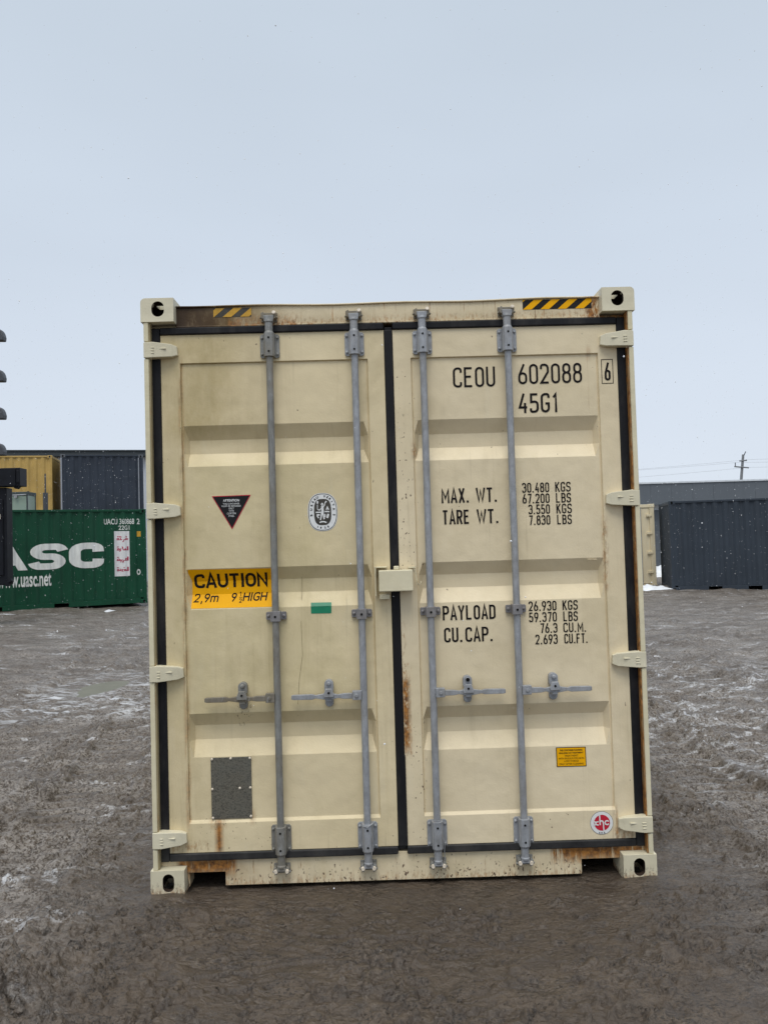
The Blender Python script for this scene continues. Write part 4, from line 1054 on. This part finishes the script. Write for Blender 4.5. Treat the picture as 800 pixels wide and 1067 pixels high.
on_wall(bm, 'side_panel_sign', plain('white_panel', (.72, .72, .72), .5), green, PG, .003)
# four words in arabic letters, drawn as pen strokes (read right to left)
def arabic(bm, strokes, x0, x1, z0, z1, wd):
    for i, st in enumerate(strokes):
        if len(st) == 1:
            x, z = x0+st[0][0]*(x1-x0), z0+st[0][1]*(z1-z0); bm.faces.new([bm.verts.new((x+a*wd*.6, 0, z+b_*wd*.6)) for a, b_ in ((-1, -1), (1, -1), (1, 1), (-1, 1))])
        else: ribbon(bm, [Vector((x0+a*(x1-x0), z0+b_*(z1-z0))) for a, b_ in st], wd, -.0004*(i % 4))
AL = lambda x: [(x, .2), (x, 1.)]
W_ = [
 [[(.98, .55), (.93, .3), (.88, .55), (.84, .3), (.78, .5), (.74, .3), (.60, .3)], [(.86, .85)], [(.80, .9)], [(.62, .3), (.60, .0), (.50, -.1)], [(.48, .3), (.40, .3), (.30, .95), (.44, .8)], [(.30, .3), (.46, .3)], [(.05, .3), (.25, .3), (.22, .6), (.10, .55), (.12, .3)], [(.14, .9)], [(.20, .92)]],
 [AL(.97), [(.90, 1.), (.90, .3), (.76, .3), (.76, .55), (.68, .5), (.70, .3), (.56, .3), (.50, .95)], [(.46, .98), (.55, .35)], [(.42, .55), (.30, .5), (.36, .2), (.26, .05)], [(.05, .3), (.25, .3), (.22, .6), (.10, .55), (.12, .3)], [(.12, .9)], [(.18, .92)]],
 [AL(.97), [(.90, 1.), (.90, .3), (.78, .3), (.72, .6), (.82, .6), (.74, .3), (.62, .3)], [(.58, .4), (.56, .0), (.48, -.1)], [(.46, .5), (.45, .3), (.34, .3), (.34, .5)], [(.45, .05)], [(.34, .02)], [(.05, .3), (.30, .3), (.24, .6), (.10, .55), (.12, .3)], [(.12, .9)], [(.18, .92)]],
 [AL(.97), [(.90, 1.), (.90, .3), (.78, .3), (.78, .5), (.68, .5), (.70, .3), (.62, .3), (.60, .6)], [(.60, .9)], [(.54, .55), (.42, .5), (.50, .2), (.34, .3)], [(.34, .3), (.34, .6), (.28, .3)], [(.05, .3), (.22, .3), (.20, .6), (.08, .55), (.10, .3)], [(.10, .9)], [(.16, .92)]]]
bm = bmesh.new()
for i, st in enumerate(W_):
    zc = on_side(128, 562+i*10.8)[1]; arabic(bm, st, on_side(121.3, 570)[0], on_side(134.3, 570)[0], zc-.075, zc+.065, .021)
on_wall(bm, 'arabic_lettering', GR, green, PG, .006)
m0, m1 = on_side(143, 554.5), on_side(147, 560)
bm = bmesh.new(); bm.faces.new([bm.verts.new(p) for p in ((m0[0], 0, m1[1]), (m1[0], 0, m1[1]), (m1[0], 0, m0[1]), (m0[0], 0, m0[1]))])
on_wall(bm, 'orange_mark', M['amber_worn'], green, PG, .003)
m0 = on_side(145, 597); bm = bmesh.new(); bm.faces.new([bm.verts.new((m0[0]+.055*math.cos(t*.3927), 0, m0[1]+.08*math.sin(t*.3927))) for t in range(16)])
on_wall(bm, 'small_emblem', GW, green, PG, .003)
bm = bmesh.new(); bm.faces.new([bm.verts.new((m0[0]+.025*math.cos(t*.3927), 0, m0[1]+.04*math.sin(t*.3927))) for t in range(16)])
on_wall(bm, 'small_emblem_mark', G, green, PG, .006)

# stacked containers behind it: the upper ones show
def stack_pos(px, depth): p = Pt(px, 560, depth); return p.x, p.y
WTRIM = plain('pale_trim_paint', (.30, .32, .36), .5)
YE = simple_paint('yellow_container_paint', (.55, .37, .12), .7, .5)
BL = simple_paint('slate_blue_container_paint', (.042, .053, .073), .7, .1)
a2 = R(12)
yx, yy = stack_pos(55.5, 31.0)
for z, lab in ((2.72, 'ochre yellow corrugated shipping container raised above the green one'), (.13, None)):
    if lab is None: lab = 'ochre yellow shipping container hidden under the raised yellow one'
    yo = Vector((yx, yy, 0)) - Vector((math.cos(a2), math.sin(a2), 0))*6.058
    yc, PY = make_container('shipping_container', 6.058, 2.591, YE, (yo.x, yo.y, z), a2, lab)
    if z > 1:
        for (x0, z0, w3, h3) in ((5.16, 1.0, .05, .22), (4.62, .92, .05, .18), (4.45, 1.55, .07, .09), (4.75, .92, .05, .2), (4.90, .95, .05, .14), (4.15, 1.72, .05, .1)):
            bm = bmesh.new(); ribbon(bm, [Vector((x0, z0)), Vector((x0+w3, z0)), Vector((x0+w3, z0+h3)), Vector((x0, z0+h3))], .025, 0, True); on_wall(bm, 'faded_mark', M['black_worn'], yc, PY)
        yellow = yc
bx, by = stack_pos(64.0, 30.6)
for z, lab in ((2.70, 'slate blue shipping container raised above the green one, beside the yellow one'), (.10, 'slate blue shipping container hidden under the raised slate blue one')):
    bc_, _ = make_container('shipping_container', 2.991, 2.591, BL, (bx, by, z), ang*.55, lab, cast_mat=simple_paint('grey_casting_paint', (.13, .14, .16), .7, .1) if z > 1 else None)
    if z > 1:
        b = MB(); b.box(.0, .05, -.012, .0, .12, 2.47); b.done('edge_strip', WTRIM, bc_)
        b = MB(); b.box(2.80, 2.835, -.012, .016, .12, 2.47); b.done('edge_strip', WTRIM, bc_)

# right: beige door end and dark grey long side
DG = simple_paint('dark_grey_container_paint', (.042, .054, .071), .8, .0, .55)
q = Pt(700, 616, 23.3)
dark, PD = make_container('shipping_container', 6.058, 2.591, DG, (q.x, q.y, .0), R(-13), 'dark grey blue corrugated shipping container standing on the mud at the right', pockets=[(1.00, 1.36), (2.05, 2.41), (3.65, 4.01), (4.70, 5.06)])
BE2 = simple_paint('far_beige_container_paint', (.80, .70, .49), .85, .15)
q = Pt(684.5, 612, 25.2)
be = empty('shipping_container', (q.x-2.438, q.y, 0), R(-1.0)); tag(be, 'pale beige shipping container half hidden behind the big one, beside the dark grey one', 'shipping container')
for x in (.081, 2.357):
    for z in (0, 2.473):
        b = MB(); b.box(x-.081, x+.081, 0, .178, z, z+.118); b.done('corner_casting', BE2, be, bevel=.012)
    b = MB(); b.box(x-.07, x+.07, .01, .12, .118, 2.473); b.done('corner_post', BE2, be, bevel=.01)
b = MB(); b.box(.152, 2.286, .03, .10, 2.48, 2.58); b.box(.162, 2.276, .03, .10, .02, .12); b.done('door_frame', BE2, be, bevel=.005)
for x0, x1 in ((.155, 1.215), (1.223, 2.283)):
    b = MB(); b.box(x0, x1, .05, .10, .135, 2.465)
    P3 = [(x0+.1, 0), (x0+.3, 0), (x0+.34, .03), (x0+.54, .03), (x0+.58, 0), (x0+.80, 0), (x0+.84, .03), (x0+.96, .03)]
    d = b.done('door', BE2, be, bevel=.004)
    b = MB(); b.box(x0+.32, x0+.335, .035, .0495, .2, 2.4); b.box(x0+.72, x0+.735, .035, .0495, .2, 2.4); b.done('door_rib', BE2, d)
    for z in (.45, 1.05, 1.65, 2.2):
        b = MB(); hx = x0-.06 if x0 < 1 else x1-.10; b.box(hx, hx+.16, -.015, .0495, z, z+.07); b.done('hinge', BE2, d, bevel=.004)
    for xx in (x0+.25, x0+.78):
        b = MB(); b.tube([(xx, .025, .1), (xx, .025, 2.5)], .017, 10); b.done('locking_bar', M['galv'], d, smooth=True)
b = MB(); b.box(0.01, .05, .178, 6.0, .02, 2.57); b.box(2.39, 2.43, .178, 6.0, .02, 2.57); b.done('side_wall', BE2, be)
b = MB(); b.box(.05, 2.39, .11, 6.0, 2.54, 2.56); b.box(.05, 2.39, 5.95, 6.0, .02, 2.54); b.done('roof', BE2, be)

# ------------------------------------------------------------------ WAREHOUSES
def cladding(name, c, pitch=.3, horiz=False):
    n = N(name, .5, .1, .4)
    k = n.mix(n.noise(.5, 4, .6, lo=.35, hi=.7), tuple(c), tuple(q*.88 for q in c))
    k = n.mix(n.noise(1, 5, .6, (3, 3, .3), .55, .75, 0, .3), k, tuple(q*.72 for q in c)); n.col(k)
    return n.m
WW = cladding('pale_wall_cladding', (.62, .65, .69)); FD = cladding('grey_fascia_cladding', (.125, .142, .162)); RT = cladding('dark_eave_metal', (.045, .055, .062)); WT = plain('white_trim', (.62, .66, .70), .5)
def warehouse(label, x0, x1, y, depth, top, fascia_h, fas, rz, proud, origin, cap=None):
    root = empty('warehouse', (origin[0], origin[1], 0), rz); tag(root, label, 'warehouse')
    b = MB(); L = x1-x0
    wt = top-fascia_h
    k = int(L/.35); P = []
    for i in range(k): a = x0+L*i/k; p = L/k; P += [(a, 0), (a+p*.55, 0), (a+p*.65, .03), (a+p*.9, .03)]
    P.append((x1, 0))
    wall_strip(b, P, -.1, wt+.02, 0, 1, 'x'); b.box(x0, x0+.1, .05, depth, -.1, wt); b.box(x1-.1, x1, .05, depth, -.1, wt); b.box(x0+.1, x1-.1, depth-.1, depth, -.1, wt)
    b.done('wall', WW, root)
    b = MB()
    if fascia_h > .5:
        k = int(L/.9)
        for i in range(k):
            a = x0+L*i/k; b.box(a+.003, a+L/k-.003, -proud, -proud+.06, wt, top)
        b.box(x0, x1, -proud+.061, depth, wt+.02, top-.03)
    else: b.box(x0-.1, x1+.45, -proud, depth, wt+.001, top)
    f = b.done('fascia' if fascia_h > .5 else 'roof', fas, root, bevel=.04 if fascia_h < .5 else 0, seg=3)
    b = MB(); b.box(x0-.05, x1+.05, -proud-.04, -proud+.12, top+.002, top+.07); b.done('coping', cap or WT, root)
    if fascia_h > .5:
        for dx in (6, 16, 26):
            b = MB(); b.box(x0+dx, x0+dx+3.2, -.05, .04, 0, 2.7)
            for q_ in range(6): b.box(x0+dx, x0+dx+3.2, -.06, -.049, .02+q_*.45, .04+q_*.45)
            b.done('roller_door', FD, root)
    return root
pr = Pt(665, 505, 36)
warehouse('long low warehouse with grey fascia band and pale wall at the right', -6, 34, 0, 14, CZ+(556.4-505.2)/850*36, .92, FD, R(-1.0), .5, (pr.x, pr.y))
pl_ = Pt(150.5, 472, 39)
hl = CZ+100./850*39
warehouse('taller pale warehouse with dark roof edge behind the stacked containers', -40, .02, 0, 14, hl, .24, RT, ang*.42, .35, (pl_.x, pl_.y), RT)

# ------------------------------------------------------------------ CONTAINER HANDLER (mast at the left edge)
BK = plain('black_machine_paint', (.007, .008, .012), .5, 0, .2, .3, 8); GYM = plain('grey_machine_paint', (.055, .06, .07), .5)
def hx(px, depth=17.0): return Pt(px, 560, depth).x
def hz(py, px=0, depth=17.0): return Pt(px, py, depth).z
hy = Pt(0, 560, 17.0).y
h = empty('container_handler', (hx(-60), hy, 0)); tag(h, 'black mast and carriage of a lift truck at the left edge before the green container', 'container handler')
ox = hx(-60)
def H(x): return hx(x)-ox
b = MB(); b.box(H(-24), H(8)-.02, .0, .30, hz(610), hz(508)); b.box(H(-24), H(4), -.04, -.002, hz(600), hz(520)); b.done('lower_mast', BK, h, bevel=.02)
b = MB(); b.box(H(-34), H(-14), .05, .30, hz(505), hz(120)); b.done('mast', BK, h, bevel=.02)
b = MB(); b.box(H(-30), H(23.5), -.10, .25, hz(507), hz(488)); b.box(H(18.5), H(19.5), -.13, -.101, hz(506), hz(489)); b.box(H(20.5), H(23), -.14, -.101, hz(504), hz(491)); b.prism([(H(15.5), hz(506.8)), (H(16), hz(509)), (H(18), hz(510)), (H(20), hz(508.8)), (H(20.5), hz(506.8))], -.05, .1); b.done('carriage', BK, h, bevel=.015)
b = MB(); b.box(H(-2), H(3), -.115, -.101, hz(541), hz(536)); b.done('pale_tag', M['lock_tip'], h)
for i, (py, r) in enumerate(((345, 1), (388.5, 1), (428.5, 1), (467, 1))):
    b = MB(); z = hz(py); xr = 4.0-.3*i
    b.prism([(H(-16), z-.12), (H(xr)-.01, z-.13), (H(xr), z-.05), (H(xr)-.02, z+.03), (H(xr)-.05, z+.09), (H(xr)-.10, z+.13), (H(-16), z+.15)], .08, .26); b.done('mast_lug', GYM, h, bevel=.02)
b = MB(); b.tube([(H(9), -.02, hz(607)), (H(13), -.02, hz(605))], .045, 10); b.box(H(6), H(10), -.05, .05, hz(611), hz(604)); b.done('mast_roller', BK, h)
b = MB(); b.box(H(-330), H(-130), .2, 2.6, .7, 1.9); b.box(H(-130), H(-26), .05, .30, 1.2, 1.5); b.box(H(-270), H(-190), .5, 2.2, 1.9, 3.6); b.done('chassis', GYM, h, bevel=.05)
for x in (-290, -175):
    for y in (.15, 2.25):
        b = MB(); b.tube([(H(x), y, .72), (H(x), y+.06, .72), (H(x), y+.42, .72), (H(x), y+.48, .72)], [.60, .70, .70, .60], 28); b.done('wheel', M['rubber'], h, smooth=True)
# ------------------------------------------------------------------ WHEEL LOADER behind the green container
GLS = N('tinted_cab_glass', .08, 0, .5); GLS.col((.30, .40, .33)); GLS.b.inputs['Roughness'].default_value = .12
GLS.b.inputs['Alpha'].default_value = .82; GLS = GLS.m
DL = 26.
lx0 = Pt(9, 520, DL); lo = empty('wheel_loader', (lx0.x, lx0.y, 0)); tag(lo, 'machine with green tinted cab and tall exhaust showing above the green container', 'loader')
def LX(px): return Pt(px, 520, DL).x-lx0.x
def LZ(py, px=25): return Pt(px, py, DL).z
DK = plain('dark_teal_machine_paint', (.045, .06, .06), .5)
b = MB(); b.box(LX(9), LX(28.4), 0, .70, LZ(516), LZ(512.3)); b.box(LX(9), LX(10.2), 0, .06, 1.6, LZ(516)-.002); b.box(LX(27.2), LX(28.3), 0, .06, 1.6, LZ(516)-.002); b.box(LX(27.2), LX(28.3), .63, .69, 1.6, LZ(516)-.002); b.box(LX(9), LX(10.2), .63, .69, 1.6, LZ(516)-.002); b.done('cab_frame', DK, lo, bevel=.01)
b = MB(); b.box(LX(10.3), LX(27.1), .02, .035, 1.6, LZ(516)-.004); b.done('cab_glass', GLS, lo)
b = MB(); b.box(LX(27.6), LX(27.9), .07, .62, 1.6, LZ(516)-.004); b.done('cab_glass', GLS, lo)
b = MB(); b.prism([(LX(15), 1.7), (LX(22), 1.7), (LX(21.5), LZ(526)), (LX(20), LZ(525)), (LX(18), LZ(525.5)), (LX(16), LZ(525)), (LX(15), LZ(527))], .4, .6); b.done('seat', M['black'], lo, bevel=.03)
b = MB(); b.tube([(LX(17.2), -.02, LZ(517.5)), (LX(17.2), -.08, LZ(517.5))], .05, 10); b.tube([(LX(10), -.06, LZ(516)), (LX(28), -.06, LZ(515.5))], .02, 6); b.done('work_lamp', M['galv'], lo)
b = MB(); b.tube([(LX(47.2), 0, 1.8), (LX(47.2), 0, LZ(514)), (LX(47.2), 0, LZ(513.9)), (LX(47.2), 0, LZ(494))], [.075, .075, .022, .022], 14); b.done('exhaust', GYM, lo, smooth=True)
b = MB(); b.box(LX(5), LX(80), .1, 1.4, .8, 1.75); b.box(LX(37), LX(78), .15, 1.35, 1.75, 2.2); b.done('chassis', DK, lo, bevel=.06)
for x in (15, 68):
    for y in (-.25, 1.3):
        b = MB(); b.tube([(LX(x), y, .78), (LX(x), y+.06, .78), (LX(x), y+.40, .78), (LX(x), y+.46, .78)], [.62, .72, .72, .62], 28); b.done('wheel', M['rubber'], lo, smooth=True)

# ------------------------------------------------------------------ UTILITY POLE AND LINES
WD = plain('weathered_pole_wood', (.20, .21, .22), .8)
DP = 90.
pb = Pt(772, 500, DP); pt = Pt(774.6, 473.5, DP)
up = empty('utility_pole', (pb.x, pb.y, 0)); tag(up, 'thin leaning wooden utility pole with crossarms beyond the right warehouse', 'utility pole')
sl = (pt.x-pb.x)/(pt.z-pb.z)
zb_ = pb.z
def PX(px, py): p = Pt(px, py, DP); return p.x-pb.x, p.z
b = MB(); b.tube([(-sl*zb_, 0, -.2), (pt.x-pb.x, 0, pt.z)], [.20, .13], 12); b.done('pole', WD, up, smooth=True)
b = MB()
for a, c_ in (((770, 480.3), (777.6, 479.7)), ((764.6, 486.2), (779.5, 487.4))):
    x0, z0 = PX(*a); x1, z1 = PX(*c_); b.tube([(x0, -.15, z0), (x1, -.15, z1)], .075, 8)
b.done('crossarm', WD, up)
b = MB()
for px, py, q in ((765.5, 486, 4), (777, 480, 1.2), (775, 474, 3.5)):
    x0, z0 = PX(px, py); x1, z1 = PX(px+(1.6 if q == 3.5 else 0), py-q); b.tube([(x0, -.15, z0), (x1, -.15, z1)], .05, 8)
b.done('insulator', GYM, up)
WR = plain('grey_line_wire', (.42, .45, .48), .6)
def line(p_list, label):
    b = MB(); pts = []
    for i in range(len(p_list)-1):
        (xa, ya, za), (xb, yb, zb3) = p_list[i], p_list[i+1]
        for k in range(16):
            t = k/16; pts.append((xa+(xb-xa)*t, ya+(yb-ya)*t, za+(zb3-za)*t-3.2*t*(1-t)))
    pts.append(p_list[-1]); b.tube(pts, .012, 5); o = b.done('power_line', WR); tag(o, label, 'power line', 'wires strung from the pole')
A1 = Pt(765.5, 482, DP); A2 = Pt(777, 479, DP); A3 = Pt(779, 487, DP)
line([(A1.x-110, A1.y+14, A1.z+.6), (A1.x-55, A1.y+7, A1.z+.3), tuple(A1), (A1.x+50, A1.y-14, A1.z+1.2)], 'upper thin grey wire passing the left tip of the lower crossarm')
line([(A2.x-110, A2.y+14, A2.z-.9), (A2.x-55, A2.y+7, A2.z-.4), tuple(A2), (A2.x+50, A2.y-14, A2.z+2.2)], 'thin grey wire fixed on the upper crossarm of the pole')
line([(A3.x-110, A3.y+14, A3.z-1.0), (A3.x-55, A3.y+7, A3.z-.5), tuple(A3), (A3.x+50, A3.y-14, A3.z+1.6)], 'lowest thin grey wire at the right tip of the lower crossarm')

# ------------------------------------------------------------------ SNOW, SLUSH, PUDDLE
n = N('snow', .6, 0, .3); n.col(n.mix(n.noise(4, 5, .6, lo=.35, hi=.7), (.80, .83, .87), (.62, .64, .66))); n.bump(n.noise(14, 5), .4, .03); M['snow'] = n.m
def heap(name, cx, cy, rx, ry, h, label, seed, nn=40, z0=None, kind='structure'):
    b = MB(); rn = np.random.RandomState(seed); ph = rn.rand(8)*6.28
    base = gz(cx, cy) if z0 is None else z0
    rings = []; nr = 14
    for i in range(nr+1):
        t = i/nr; ring = []
        for k in range(nn):
            a = 2*math.pi*k/nn; w_ = 1+.16*math.sin(3*a+ph[0])+.10*math.sin(5*a+ph[1])+.06*math.sin(11*a+ph[2])
            x = cx+rx*t*w_*math.cos(a); y = cy+ry*t*w_*math.sin(a)
            bumpz = (float(fbm(np.array([[x]]), np.array([[y]]), seed, 3.5/max(rx, .5)*1.2, 4)[0, 0])-.5)*h*.9*(1-t)
            ring.append(b.bm.verts.new((x-cx, y-cy, h*(1-t**1.7)+bumpz-.03*t)))
        rings.append(ring)
    for i in range(nr):
        for k in range(nn):
            b.bm.faces.new((rings[i][k], rings[i][(k+1) % nn], rings[i+1][(k+1) % nn], rings[i+1][k]))
    bmesh.ops.remove_doubles(b.bm, verts=b.bm.verts, dist=1e-4)
    o = b.done(name, M['snow'], smooth=True, loc=(cx, cy, base)); tag(o, label, kind=kind); return o
q = Pt(684, 610, 26.2); q = Pt(676, 616, 23.6); heap('snow_bank', q.x, q.y, .72, .7, .17, 'white snow bank between the pale beige and dark grey containers', 3, z0=0.02)
q = Pt(690, 600, 31); heap('snow_bank', q.x, q.y, 1.3, 1.2, .42, 'white snow bank against the pale warehouse wall', 5, z0=0.02)
q = Pt(113, 632.5, 21.0); heap('snow_patch', q.x, q.y, .22, .4, .04, 'small snow patch at the foot of the green container', 8, z0=gz(q.x, q.y))
q = Pt(4, 640, 19.7); heap('snow_patch', q.x, q.y, .3, .4, .04, 'small snow patch at the left edge by the green container', 9, z0=gz(q.x, q.y))
# puddle
n = N('murky_puddle', .35, 0, .25); n.col(n.mix(n.noise(5, 4, .6, lo=.35, hi=.7), (.17, .165, .12), (.13, .125, .09))); M['puddle'] = n.m
b = MB(); px0, py0 = -3.42, 6.0; pz = gz(px0, py0)
b.bm.faces.new([b.bm.verts.new((px0+.40*math.cos(2*math.pi*k/40), py0+.85*math.sin(2*math.pi*k/40), -.004)) for k in range(40)])
lo_ = b.done('puddle', M['puddle']); tag(lo_, 'small olive puddle on the mud left of the big container', kind='structure')

# falling snow
def snowfall():
    rs = np.random.RandomState(11); V = []; F = []; k = 0
    cnt = 20000
    d = (rs.rand(cnt)**(1/2.6))*24+.7
    for i in range(cnt):
        dep = d[i]; x = CX+(rs.rand()-.5)*2*(.60*dep+.5)+.0144*dep; y = CY+dep; z = rs.rand()*min(8.5, 1.8+.75*dep+.4)
        if abs(x) < 1.24 and -.01 < y < 12.25 and z < 2.9: continue
        r = .0013+.0042*rs.rand()**4
        if dep < 2.4: r *= .5
        if dep > 9: r *= 1.35
        s1, s2, s3 = r*(.7+.6*rs.rand()), r*(.7+.6*rs.rand()), r*(.8+.9*rs.rand())
        V += [(x+s1, y, z), (x, y+s2, z), (x-s1, y, z), (x, y-s2, z), (x, y, z+s3), (x, y, z-s3)]
        F += [(k, k+1, k+4), (k+1, k+2, k+4), (k+2, k+3, k+4), (k+3, k, k+4), (k+1, k, k+5), (k+2, k+1, k+5), (k+3, k+2, k+5), (k, k+3, k+5)]; k += 6
    me = bpy.data.meshes.new('falling_snow'); me.from_pydata(V, [], F); me.update(); me.materials.append(M['flake'])
    o = bpy.data.objects.new('falling_snow', me); COL.objects.link(o); tag(o, 'light flurry of small white snowflakes in the air', kind='stuff')
M['flake'] = plain('snowflake', (.86, .88, .92), .7, var=.03)
snowfall()
